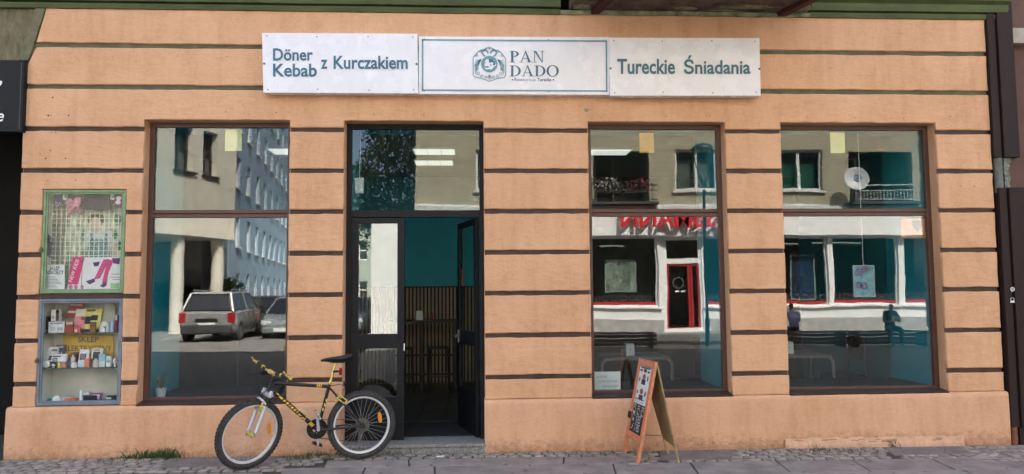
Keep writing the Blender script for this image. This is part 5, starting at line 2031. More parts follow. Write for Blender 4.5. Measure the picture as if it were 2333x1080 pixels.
shop = T('drugstore_building', (10, -24, -.05), 'beige apartment house with a white drugstore on its ground floor, reflected in the windows', 'building')
zsill, ztop = ZA(1420, 700), ZA(1420, 541)
dxa, dxb = XA(1512), XA(1600)
wins = [(XA(1330), XA(1499)), (XA(1606), XA(1700)), (XA(1712), XA(1886)), (XA(1896), XA(2046)), (XA(2060), XA(2230)), (-1.2, 2.6)]
gm_ = MB()
wall_open(gm_, -2.1, 30, -.3, 4.9, [(a, b, zsill, ztop) for a, b in wins] + [(dxa, dxb, .02, ztop)], YS - .25, YS)
gm_.build('ground_floor_wall', SW, shop)
pb = MB()
for a, b in ((-2.1, dxa - .05), (dxb + .05, 30)):
    pb.box(a, b, YS + .002, YS + .05, -.3, ZA(1420, 728))
pb.build('plinth', GREYP, shop)
fa = MB()
fa.prism([(YS + .002, ztop + .01), (YS + .29, ztop + .05), (YS + .32, 4.80), (YS + .002, 4.80)], -2.05, 30, 'x')
fa.build('fascia', SW, shop)
for a, b in wins:
    f = MB().frame(a, b, zsill, ztop, YS - .2, YS - .1, .07).build('window_frame', SW, shop)
    B('pane', G_FAR, f, a + .06, b - .06, YS - .155, YS - .145, zsill + .06, ztop - .06)
    B('red_strip', REDP, f, a + .07, b - .07, YS - .14, YS - .125, zsill + .07, zsill + .19)
    B('sill', SW, f, a - .1, b + .1, YS + .005, YS + .10, zsill - .06, zsill - .002)
    n = int((b - a) / .32)
    mb = MB()
    for k in range(n):
        mb.ring((a + .25 + k * .32, YS - .138, zsill + .33), (0, 1, 0), [(.10, 0), (.115, 0), (.115, .004), (.10, .004)], 18)
    mb.build('frosted_ring', mat('frosted', (.20, .21, .20), .6, .1), f)
df_ = MB()
df_.frame(dxa, dxb, .02, ztop, YS - .2, YS - .05, .10)
df_.box(dxa + .1, dxb - .1, YS - .2, YS - .05, ZA(1550, 600), ZA(1550, 588))
sd = df_.build('shop_door', SW, shop)
zd = ZA(1550, 600)
MB().frame(dxa + .10, dxb - .45, .05, zd, YS - .19, YS - .09, .09, .1, .1).build('door_leaf', REDP, sd)
MB().frame(dxb - .43, dxb - .10, .05, zd, YS - .19, YS - .09, .08, .1, .1).build('door_leaf', REDP, sd)
B('pane', G_FAR, sd, dxa + .1, dxb - .1, YS - .15, YS - .14, .05, ztop - .1)
mb = MB()
cx_, cz_ = (dxa + dxb - .35) / 2, ZA(1545, 645)
mb.ring((cx_, YS - .135, cz_), (0, 1, 0), [(.20, 0), (.22, 0), (.22, .003), (.20, .003)], 24)
mb.build('door_emblem', MATS['frosted'], sd)
for x_ in (cx_ - .14, cx_ + .1):
    B('opening_hours', PAPER, sd, x_, x_ + .16, YS - .135, YS - .13, cz_ - .36, cz_ - .30)
# interior of the shop
inn = MB()
inn.box(-2, 30, YS - 5, YS - 4.9, -.1, 4).box(-2, 30, YS - 4.9, YS - .25, 3.9, 4.0).box(-2, 30, YS - 4.9, YS - .25, -.1, .02)
inn.box(-2.05, -2, YS - 5, YS - .25, -.1, 4)
inn.build('shop_interior', DKI, shop)
for k in range(5):
    for a, b in wins:
        B('shelf', mat('shelf_pale', (.22, .22, .20), .7, .3, 3), shop, a + .3, b - .2, YS - 3.4, YS - 3.0, .5 + k * .5, .53 + k * .5)
rg = random.Random(5)
for a, b in wins[2:5]:
    x_ = a + .4
    while x_ < b - .5:
        B('goods', mat('goods_%d' % rg.randrange(4), rg.choice([(.3, .05, .04), (.05, .10, .25), (.3, .28, .2), (.06, .2, .12)]), .6, .3, 8), shop, x_, x_ + .35, YS - 3.35, YS - 3.05, .53 + .5 * rg.randrange(4), .85 + .5 * rg.randrange(3) + .1)
        x_ += .5
for a, b, h_ in ((XA(1385), XA(1445), 3.35), (XA(1795), XA(1868), 3.4), (XA(1905), XA(2025), 3.45)):
    B('strip_light', mat('strip_light', (.9, .95, .9), .5, 0, emit=.35), shop, a, b, YS - 2.0, YS - 1.9, h_, h_ + .05)
# framed posters in the shop windows
for px0, py0, px1, py1, col, wh in ((1381, 594, 1448, 664, (.45, .46, .40), 'pale poster with a figure in the shop window left of its door'), (1800, 585, 1855, 680, (.03, .05, .14), 'dark blue panel in the shop window opposite')):
    a, b = RF(px0, py0, YS - .5), RF(px1, py1, YS - .5)
    t2 = T('window_poster', ((a.x + b.x) / 2, YS - .5, b.z), wh + ', seen reflected', 'poster')
    B('board', mat('poster_' + wh[:4], col, .6, .35, 3), t2, a.x, b.x, YS - .5, YS - .47, b.z, a.z)
    MB().frame(a.x - .04, b.x + .04, b.z - .04, a.z + .04, YS - .51, YS - .45, .05).build('frame', mat('pale_frame', (.55, .58, .55)), t2)
# raised red letters of the shop, standing off the fascia
xl_, xr_ = XA(1408, 500), XA(1408, 500) + 4.9
zl0, zl1 = ZA(1500, 520), ZA(1500, 479)
lt_ = lettering('ROSSMANN', (xr_, YS + .48, zl0), (-(xr_ - xl_), 0, 0), (0, 0, zl1 - zl0), mat('letter_red', (.60, .02, .03), .4, .05), shop, 'raised_lettering', .015, .12)
# orange band at the right end of the fascia is left to the sticker; upper storeys
LOG = [(XA(1352, 400), XA(1479, 400)), (XA(1934, 400), XA(2078, 400))]
WIN = [(XA(1538, 400), XA(1636, 400)), (XA(1772, 400), XA(1876, 400)), (.2, 1.8), (XA(2110, 400), XA(2200, 400))]
zS = ZA(1420, 462)
um_ = MB()
ops = [(a, b, zS + .02, ZA(1420, 345)) for a, b in LOG] + [(a, b, ZA(1590, 434), ZA(1590, 340)) for a, b in WIN]
wall_open(um_, -2.1, 30, 4.81, 8.0, ops, YS - .3, YS - .02)
um_.box(-2.1, 30, YS - 8, YS - .02, 8.0, 13.5)
um_.box(-2.1, -1.8, YS - 8, YS - .31, -.3, 8.0)
um_.build('upper_wall', BEI, shop)
for a, b in LOG:
    mb = MB()
    mb.box(a - .1, b + .1, YS - 1.6, YS - 1.55, zS, 8).box(a - .1, a - .02, YS - 1.55, YS - .31, zS, 8).box(b + .02, b + .1, YS - 1.55, YS - .31, zS, 8).box(a, b, YS - 1.55, YS - .31, 7.3, 7.4)
    lg = mb.build('loggia', mat('loggia_wall', (.16, .15, .13), .9, .15, 3), shop)
    B('slab', mat('loggia_slab', (.10, .095, .09), .9, .2, 5), lg, a - .25, b + .25, YS - 1.5, YS + .55, zS - .10, zS)
    MB().frame(a + .3, a + 1.1, zS, zS + 2.0, YS - 1.54, YS - 1.48, .06).build('balcony_door', SW, lg)
    B('pane', G_FAR, lg, a + .36, a + 1.04, YS - 1.52, YS - 1.51, zS + .06, zS + 1.9)
    RM = BLKM if a < 8 else mat('white_rail', (.55, .57, .55), .6, .1)
    mb = MB()
    mb.box(a - .2, b + .2, YS + .46, YS + .50, zS + .62, zS + .66)
    mb.box(a - .2, b + .2, YS + .46, YS + .50, zS + .42, zS + .45)
    mb.box(a - .2, b + .2, YS + .46, YS + .50, zS + .05, zS + .08)
    mb.build('railing', RM, lg)
    n = int((b - a + .4) / .13)
    bmx = None
    for k in range(n):
        x_ = a - .18 + k * .13
        if bmx is None:
            o = B('baluster', RM, lg, x_, x_ + .025, YS + .465, YS + .49, zS + .08, zS + .42 if a > 8 else zS + .62)
            bmx, oz = o.data, zS + .08
        else:
            o = bpy.data.objects.new('baluster', bmx)
            COL.objects.link(o)
            o.parent = lg
            o.location = Vector((x_ + .0125, YS + .4775, oz)) - wl(lg)
for a, b in WIN:
    z0, z1 = ZA(1590, 434), ZA(1590, 340)
    f = MB().frame(a, b, z0, z1, YS - .22, YS - .14, .09).box((a + b) / 2 - .06, (a + b) / 2 + .06, YS - .22, YS - .14, z0 + .09, z1 - .09).build('window', SW, shop)
    B('pane', G_FAR, f, a + .08, b - .08, YS - .19, YS - .18, z0 + .08, z1 - .08)
    B('sill', SW, f, a - .08, b + .08, YS - .019, YS + .08, z0 - .07, z0 - .01)
    B('curtain', mat('curtain_green', (.04, .20, .15), .8, .2, 4) if 11 < a < 14 else mat('blind_grey', (.30, .30, .28), .8, .3, 12, stretch=(.1, 1, 1)), f, a + .1, b - .1, YS - .45, YS - .42, z0 + .05, z1 - .35)
    B('room_shade', DKI, f, a - .3, b + .3, YS - 1.0, YS - .95, z0 - .2, z1 + .2)
# flowers on the left loggia rail
for k, (px, wh, col) in enumerate(((1388, 'white', (.65, .60, .60)), (1448, 'pink', (.55, .12, .22)))):
    p = RF(px, 418, YS + .6)
    t2 = T('flower_box', (p.x, YS + .58, p.z - .35), 'balcony flower box with %s blossom, reflected in the middle window' % wh, 'flower box')
    B('box', mat('planter', (.04, .035, .03), .8, .1), t2, p.x - .45, p.x + .45, YS + .51, YS + .68, p.z - .35, p.z - .18)
    mb, m2 = MB(), MB()
    rq = random.Random(k)
    for _ in range(260):
        c = Vector((p.x + rq.gauss(0, .28), YS + .62 + rq.gauss(0, .1), p.z - .05 + rq.gauss(0, .11)))
        d1 = Vector((rq.uniform(-1, 1), rq.uniform(-1, 1), rq.uniform(-1, 1))).normalized() * .05
        d2 = d1.orthogonal().normalized() * .045
        (mb if _ % 2 else m2).add([c - d1, c - d2, c + d1, c + d2], [(0, 1, 2, 3)])
    mb.build('blossom', mat('bloom_' + wh, col, .7, .2, 20), t2, fix=False)
    m2.build('foliage', mat('box_leaf', (.05, .09, .025), .7, .3, 20), t2, fix=False)
# satellite dish
p = RF(1952, 406, YS + .75)
t2 = T('satellite_dish', (p.x, YS + .6, p.z - .5), 'white satellite dish with blue emblem opposite, reflected in the right window', 'satellite dish')
ax_ = Vector((-.25, .92, .3)).normalized()
MB().lathe(p - ax_ * .1, [(.001, 0), (.2, .02), (.35, .06), (.45, .115), (.46, .115), (.46, .10), (.2, .0), (.001, -.02)], 32, ax_).build('reflector', mat('dish_white', (.60, .61, .62), .45, .05), t2, smooth=True)
mb = MB()
u_ = ax_.orthogonal().normalized()
v_ = ax_.cross(u_)
for r0, r1, a0, a1 in ((.10, .15, 0, 6.3), (.0, .05, 0, 6.3)):
    n = 20
    for k in range(n):
        a, b = a0 + (a1 - a0) * k / n, a0 + (a1 - a0) * (k + 1) / n
        cc_ = p - ax_ * .055 + u_ * .08
        mb.add([cc_ + (u_ * math.cos(t) + v_ * math.sin(t)) * r for r, t in ((r0, a), (r1, a), (r1, b), (r0, b))], [(0, 1, 2, 3)])
mb.build('emblem', mat('dish_blue', (.04, .12, .30), .5, 0), t2, fix=False)
MB().tube([p - ax_ * .1, p + Vector((0, -.2, -.15)), (p.x, YS + .48, p.z - .45)], .025, 8).build('arm', BLKM, t2, smooth=True)
MB().tube([p - ax_ * .05 - Vector((0, 0, .42)), p + ax_ * .38 - Vector((0, 0, .22))], .014, 6).build('feed_arm', STEEL, t2, smooth=True)
# white single-storey wing left of the shop
wx0, wx1 = XA(845), -2.12
wg_ = B('annexe', SW, None, wx0, wx1, YS - 4, YS, -.3, ZA(870, 505))
tag(wg_, 'plain white single storey annexe beside the drugstore, reflected in the door glass', 'building')


# cream building with an arcade, and the blue-grey terrace behind it
def slant(A, B_, px):
    """fraction along A-B (plan) of a mirrored pixel column"""
    best, bs = 1e9, 0
    for k in range(0, 401):
        s_ = -1 + k / 100
        P = A.lerp(B_, s_)
        q = R.transposed() @ (Vector((P.x, 2 * YG - P.y, 3)) - CAM)
        if q.y <= 0:
            continue
        e = abs(1166.5 + F * q.x / q.y - px)
        if e < best:
            best, bs = e, s_
    return bs


A1, B1 = RF(345, 528, -21), RF(525, 547, -25.2)
A1.z = B1.z = 0
tv = (B1 - A1)
tl = tv.length
tv.normalize()
nv = Vector((-tv.y, tv.x, 0))
if nv.x < 0:
    nv = -nv
MC = Matrix(((tv.x, nv.x, 0, A1.x), (tv.y, nv.y, 0, A1.y), (0, 0, 1, 0), (0, 0, 0, 1)))
CRM = mat('cream_render', (.72, .68, .58), .8, .06, 2)
cream = T('arcade_building', A1 + tv * 2, 'cream building with round columns carrying its upper floor, reflected in the left window', 'building')


def cm():
    m = MB()
    m.X = MC
    return m


m = cm()
opsw = []
for a, b in ((394, 434), (457, 492)):
    opsw.append((slant(A1, B1, a) * tl, slant(A1, B1, b) * tl, 6.6, 8.5))
wall_open(m, -9, tl, 3.95, 12, opsw, -.4, 0)
m.box(-9, tl, -8, -.41, 3.95, 4.2)
m.box(tl - .01, tl + .3, -8, 0, 3.95, 12)
m.box(-9, tl, -8, -.41, 8.6, 12)
m.build('upper_wall', CRM, cream)
m = cm()
m.box(-9, tl, -6.2, -6.0, -.3, 3.95)
m.build('arcade_wall', mat('arcade_wall', (.34, .33, .29), .8, .1, 2), cream)
for a, b, c, d in opsw:
    m = cm()
    m.frame(a, b, c, d, -.38, -.3, .09)
    m.box((a + b) / 2 - .04, (a + b) / 2 + .04, -.38, -.3, c + .09, d - .09)
    f = m.build('window', mat('dark_frame', (.06, .05, .045), .6, .1), cream)
    m = cm()
    m.box(a - .2, b + .2, -.7, -.6, c - .2, d + .2)
    m.build('room_shade', DKI, f)
    m = cm()
    m.box(a - .1, b + .1, 0.002, .12, c - .12, c - .02)
    m.build('sill', mat('dark_frame', (.06, .05, .045)), f)
for px in (425, 513):
    s_ = slant(A1, B1, px) * tl
    m = cm()
    m.lathe((s_, -.45, -.1), [(.32, 0), (.32, .1), (.27, .12), (.26, 3.9), (.3, 4.04)], 20)
    m.build('column', CRM, cream, smooth=True)
    m = cm()
m.box(slant(A1, B1, 450) * tl - .5, slant(A1, B1, 450) * tl + .5, -5.99, -5.95, 0, 2.6)
m.build('arcade_door', DKI, cream)
m = cm()
s_ = slant(A1, B1, 505) * tl
m.box(s_ - .25, s_ + .2, -5.98, -5.94, 2.6, 3.1)
m.build('street_number_sign', mat('sign_blue', (.04, .16, .40), .5, .1), cream)

A2, B2 = RF(522, 500, -28), RF(650, 500, -54)
A2.z = B2.z = 0
tv2 = (B2 - A2)
tl2 = tv2.length
tv2.normalize()
nv2 = Vector((-tv2.y, tv2.x, 0))
if nv2.x < 0:
    nv2 = -nv2
MC2 = Matrix(((tv2.x, nv2.x, 0, A2.x), (tv2.y, nv2.y, 0, A2.y), (0, 0, 1, 0), (0, 0, 0, 1)))
blue = T('blue_terrace', A2 + tv2 * 10, 'blue grey terrace with white window frames in the side street, reflected in the left window', 'building')
BLU = mat('blue_render', (.33, .43, .53), .85, .1, 2)
m = MB()
m.X = MC2
cols = [(2.0 + k * 3.4, 3.3 + k * 3.4) for k in range(8)]
for fl_ in range(5):
    z0 = fl_ * 3.0 + .3
    wall_open(m, 0, tl2 + 4, z0 - .3 if fl_ else -.3, z0 + 2.7, [(a, b, z0 + .7, z0 + 2.3) for a, b in cols], -.35, 0)
m.build('wall', BLU, blue)
m = MB()
m.X = MC2
m.box(0, tl2 + 4, -8, -1.2, -.3, 15)
m.build('core', DKI, blue)
for fl_ in range(5):
    z0 = fl_ * 3.0 + 1.0
    for a, b in cols:
        m = MB()
        m.X = MC2
        m.frame(a, b, z0, z0 + 1.6, -.22, -.12, .10)
        m.box((a + b) / 2 - .06, (a + b) / 2 + .06, -.22, -.12, z0 + .1, z0 + 1.5)
        m.box(a - .08, b + .08, .002, .12, z0 - .10, z0 - .01)
        m.build('window', SW, blue)
# low house closing the side street
cl = T('street_end_house', (-14, -60, 0), 'low pale house closing the side street, reflected in the door glass', 'building')
m = MB()
eo = [(-26 + k * 3.0, -24.4 + k * 3.0, 4.4, 6.2) for k in range(9)]
wall_open(m, -28, 2, 3.2, 7.6, eo, -60.4, -60)
wall_open(m, -28, 2, -.3, 3.2, [(a, b, .9, 2.5) for a, b, c, d in eo], -60.4, -60)
m.box(-28, 2, -68, -61.4, -.3, 7.6)
m.build('wall', mat('pale_green_render', (.36, .40, .34), .85, .1, 2), cl)
for a, b, c, d in eo:
    for z0, z1 in ((.9, 2.5), (c, d)):
        mb = MB().frame(a, b, z0, z1, -60.3, -60.2, .1)
        mb.box((a + b) / 2 - .05, (a + b) / 2 + .05, -60.3, -60.2, z0 + .1, z1 - .1)
        mb.box(a + .1, b - .1, -60.3, -60.2, (z0 + z1) / 2 - .04, (z0 + z1) / 2 + .04)
        mb.build('window', SW, cl)
B('roof', mat('grey_roof', (.12, .11, .11), .8, .1), cl, -28.3, 2.3, -68.3, -59.6, 7.6, 7.9)


# ---- tree behind the annexe
def tree(name, label, base, h_, blobs, n, seed, col, droop=0.):
    rq = random.Random(seed)
    t2 = T(name, base, label, 'tree')
    base = Vector(base)
    m = MB()
    top = base + Vector((.2, 0, h_ * .62))
    m.tube([base - Vector((0, 0, .2)), base + Vector((.05, 0, h_ * .25)), base + Vector((.15, .05, h_ * .45)), top], [.20, .16, .12, .06], 10)
    for c, r in blobs:
        c = base + Vector(c)
        st_ = base + Vector((.1, 0, h_ * rq.uniform(.28, .5)))
        m.tube([st_, st_.lerp(c, .5) + Vector((0, 0, .25)), c], [.07, .05, .02], 6)
    m.build('trunk', mat('bark_grey', (.16, .15, .13), .9, .3, 8), t2, smooth=True)
    m = MB()
    for k in range(n):
        c, r = blobs[rq.randrange(len(blobs))]
        d = Vector((rq.gauss(0, 1), rq.gauss(0, 1), rq.gauss(0, 1))).normalized() * (r * rq.random() ** .45)
        d.z *= .8
        p = base + Vector(c) + d
        p.z -= droop * rq.random() ** 2 * (1 if d.z < 0 else .2)
        s_ = rq.uniform(.06, .13)
        e1 = Vector((rq.uniform(-1, 1), rq.uniform(-1, 1), rq.uniform(-.8, .8))).normalized() * s_
        e2 = e1.orthogonal().normalized() * s_ * .6
        m.add([p - e1, p - e2, p + e1, p + e2], [(0, 1, 2, 3)])
    m.build('crown', mat('leaf_' + name, col, .65, .35, 3), t2, fix=False)


tp = RF(890, 500, -27)
blobs = [((-.9, 0, 5.6), 1.2), ((.6, .2, 6.4), 1.5), ((1.6, 0, 5.2), 1.3), ((-.2, .3, 7.8), 1.4), ((.9, 0, 8.8), 1.3), ((-1.3, 0, 7.0), 1.0), ((.2, -.4, 4.6), 1.2), ((2.0, 0, 7.4), 1.4), ((-.5, 0, 9.6), .9)]
tree('birch_tree', 'loose drooping leafy tree against the sky, reflected above the door', (tp.x, -27, 0), 9.5, blobs, 9000, 3, (.05, .085, .025), 1.6)
p = RF(395, 640, -24)
tree('garden_shrub', 'dark shrub beside the arcade columns, reflected in the left window', (p.x - 1.2, -27.5, 0), 3.0, [((0, 0, 1.6), .9), ((.8, 0, 1.3), .8), ((-.8, 0, 1.5), .8), ((2.4, .3, 1.7), .8)], 2500, 6, (.035, .07, .02))

# ---- lamp post
p = RF(1600, 327, -14.6)
t2 = T('street_lamp', (p.x, -14.6, gz(p.x) - .086), 'teal street lamp with a domed cap on a fork, reflected in the middle window', 'street lamp')
LTM = mat('lamp_green', (.012, .055, .065), .45, .1)
zt_ = p.z
MB().lathe((p.x, -14.6, gz(p.x) - .086), [(.065, 0), (.065, .8), (.048, .85), (.045, 1.0), (.042, zt_ - 1.5), (.07, zt_ - 1.42), (.045, zt_ - 1.35)], 14).build('post', LTM, t2, smooth=True)
MB().lathe((p.x, -14.6, zt_ - .2), [(.37, 0), (.37, .02), (.31, .11), (.19, .17), (.05, .205), (.001, .21)], 24).build('cap', LTM, t2, smooth=True)
for s_ in (-1, 1):
    MB().tube([(p.x, -14.6, zt_ - 1.37), (p.x + s_ * .16, -14.6, zt_ - 1.02), (p.x + s_ * .27, -14.6, zt_ - .55), (p.x + s_ * .32, -14.6, zt_ - .18)], .024, 6).build('fork_arm', LTM, t2, smooth=True)
MB().lathe((p.x, -14.6, zt_ - .66), [(.09, 0), (.22, .19), (.30, .45)], 20).build('globe', glass('lamp_glass', .08, (.7, .8, .8)), t2, smooth=True)

# ---- slatted benches with two people
BW = mat('bench_wood', (.05, .04, .035), .7, .2, 9)


def bench(x0, x1, y, label):
    t2 = T('street_bench', ((x0 + x1) / 2, y, gz(x0)), label, 'bench', 'dark slatted street benches')
    z0 = gz(x0) - .086
    for k in range(4):
        B('seat_slat', BW, t2, x0, x1, y - .28 + k * .13, y - .17 + k * .13, z0 + .42, z0 + .46)
    for k in range(3):
        B('front_slat', BW, t2, x0, x1, y + .25, y + .28, z0 + .08 + k * .12, z0 + .17 + k * .12)
    for x_ in (x0 + .1, x1 - .18):
        B('leg', BLKM, t2, x_, x_ + .08, y - .26, y + .24, z0, z0 + .42)


YB = -13.9
XB = lambda px: RF(px, 770, YB).x
bench(XB(1335), XB(1490), YB, 'dark slatted bench reflected in the middle window')
bench(XB(1775), XB(1925), YB, 'dark slatted bench under the person in lilac, reflected in the right window')
bench(XB(1935), XB(2110), YB, 'dark slatted bench under the person with the paper, reflected in the right window')
SKIN = mat('skin', (.34, .19, .12), .6, .06, 20)
HAIR = mat('dark_hair', (.02, .016, .014), .7, .2, 40)
TROU = mat('dark_trousers', (.035, .032, .035), .85, .15, 12)
SHOE = mat('shoe', (.03, .028, .028), .6, .1)


def person(label, loc, face, shirt, book, twist=0.):
    """seated figure; face = heading of the body in radians (0 looks along +y)"""
    X_ = Matrix.Translation(loc) @ Matrix.Rotation(face, 4, 'Z')
    J = {'pel': (0, 0, .55), 'wai': (0, .0, .72), 'che': (0, .05, .92), 'nb': (0, .10, 1.06), 'nk': (0, .135, 1.12), 'hd': (0, .18, 1.21), 'ht': (0, .19, 1.30)}
    Rr = {'pel': .15, 'wai': .13, 'che': .145, 'nb': .075, 'nk': .052, 'hd': .085, 'ht': .065}
    E_ = [('pel', 'wai'), ('wai', 'che'), ('che', 'nb'), ('nb', 'nk'), ('nk', 'hd'), ('hd', 'ht')]
    for s_, t in ((-1, 'l'), (1, 'r')):
        J.update({'hip' + t: (s_ * .10, .04, .53), 'kn' + t: (s_ * .15, .46, .53), 'mi' + t: (s_ * .15, .45, .30), 'an' + t: (s_ * .14, .43, .10), 'to' + t: (s_ * .15, .60, .045),
                  'sh' + t: (s_ * .18, .06, 1.00), 'el' + t: (s_ * .25, .17, .74), 'wr' + t: (s_ * .10, .40, .74), 'ha' + t: (s_ * .07, .46, .76)})
        Rr.update({'hip' + t: .10, 'kn' + t: .072, 'mi' + t: .062, 'an' + t: .045, 'to' + t: .040, 'sh' + t: .07, 'el' + t: .046, 'wr' + t: .030, 'ha' + t: .030})
        E_ += [('pel', 'hip' + t), ('hip' + t, 'kn' + t), ('kn' + t, 'mi' + t), ('mi' + t, 'an' + t), ('an' + t, 'to' + t), ('che', 'sh' + t), ('sh' + t, 'el' + t), ('el' + t, 'wr' + t), ('wr' + t, 'ha' + t)]
        for k in range(4):
            b = Vector(J['ha' + t]) + Vector((s_ * (.018 - .012 * k), .02, .004))
            J['f%d%s' % (k, t)] = tuple(b + Vector((-s_ * .012, .03, .006)))
            J['g%d%s' % (k, t)] = tuple(b + Vector((-s_ * .03, .045 - .004 * abs(k - 1), -.012)))
            Rr['f%d%s' % (k, t)], Rr['g%d%s' % (k, t)] = .009, .008
            E_ += [('ha' + t, 'f%d%s' % (k, t)), ('f%d%s' % (k, t), 'g%d%s' % (k, t))]
        J['th' + t] = tuple(Vector(J['ha' + t]) + Vector((-s_ * .035, .005, .03)))
        Rr['th' + t] = .010
        E_ += [('wr' + t, 'th' + t)]
    keys = list(J)
    me = bpy.data.meshes.new('person')
    me.from_pydata([J[k] for k in keys], [(keys.index(a), keys.index(b)) for a, b in E_], [])
    ob = bpy.data.objects.new('tmp_person', me)
    COL.objects.link(ob)
    sk = ob.modifiers.new('skin', 'SKIN')
    for i, k in enumerate(keys):
        v_ = me.skin_vertices[0].data[i]
        v_.radius = (Rr[k], Rr[k])
        v_.use_root = (k == 'pel')
    sb = ob.modifiers.new('sub', 'SUBSURF')
    sb.levels = sb.render_levels = 1
    bpy.context.view_layer.update()
    ev = bpy.data.meshes.new_from_object(ob.evaluated_get(bpy.context.evaluated_depsgraph_get()))
    bpy.data.objects.remove(ob)
    mb = MB()
    mb.X = X_
    V_ = [v_.co.copy() for v_ in ev.vertices]
    for pl_ in ev.polygons:
        c = pl_.center
        if c.z > 1.13:
            mi = 0
            if c.z > 1.24 or (c.y < .15 and c.z > 1.15):
                mi = 1
        elif c.z > 1.07 and abs(c.x) < .07:
            mi = 0
        elif c.y > .22 and c.z > .66 and abs(c.x) < .24:
            mi = 0
        elif c.z > .60 and c.y < .30:
            mi = 2
        elif c.z < .11:
            mi = 4
        else:
            mi = 3
        mb.mi = mi
        mb.f.append(tuple(pl_.vertices))
        mb.m.append(mi)
    mb.v = [tuple(X_ @ v_) for v_ in V_]
    mb.mi = 0
    hd_ = Vector(J['hd'])
    mb.lathe(hd_ + Vector((0, .075, -.005)), [(.016, 0), (.012, .018), (.002, .03)], 8, (0, 1, 0))
    for s_ in (-1, 1):
        mb.lathe(hd_ + Vector((s_ * .078, 0, 0)), [(.02, 0), (.022, .008), (.01, .014)], 8, (s_, 0, 0))
    mb.mi = 1
    for s_ in (-1, 1):
        mb.lathe(hd_ + Vector((s_ * .032, .074, .02)), [(.010, 0), (.008, .006), (.001, .008)], 8, (0, 1, 0))
    mb.mi = 0
    mb.box(-.022, .022, hd_.y + .066, hd_.y + .078, hd_.z - .045, hd_.z - .036)
    o = mb.build('person', [SKIN, HAIR, shirt, TROU, SHOE], None, smooth=True)
    tag(o, label, 'person')
    if book:
        m2 = MB()
        m2.X = X_
        m2.add([(-.13, .47, .76), (0, .45, .73), (.13, .47, .76), (-.13, .52, .93), (0, .50, .91), (.13, .52, .93), (-.13, .474, .76), (0, .454, .73), (.13, .474, .76), (-.13, .524, .93), (0, .504, .91), (.13, .524, .93)],
               [(0, 1, 4, 3), (1, 2, 5, 4), (6, 9, 10, 7), (7, 10, 11, 8), (0, 3, 9, 6), (2, 8, 11, 5), (3, 4, 10, 9), (4, 5, 11, 10), (0, 6, 7, 1), (1, 7, 8, 2)])
        tag(m2.build('folded_paper', PAPER, None), 'white folded paper in the hands of the seated person, reflected in the right window', 'paper')
    ev.materials.clear()
    return o


p = RF(1812, 790, YB)
person('person in a lilac shirt seated with back turned, reflected in the right window', (p.x, YB - .05, gz(p.x) - .075), math.pi, mat('shirt_lilac', (.26, .27, .42), .85, .1, 10), False)
p = RF(2030, 790, YB)
person('person in dark clothes seated bent over a white paper, reflected in the right window', (p.x, YB, gz(p.x) - .075), rad(10), mat('shirt_dark', (.05, .05, .075), .85, .1, 10), True)


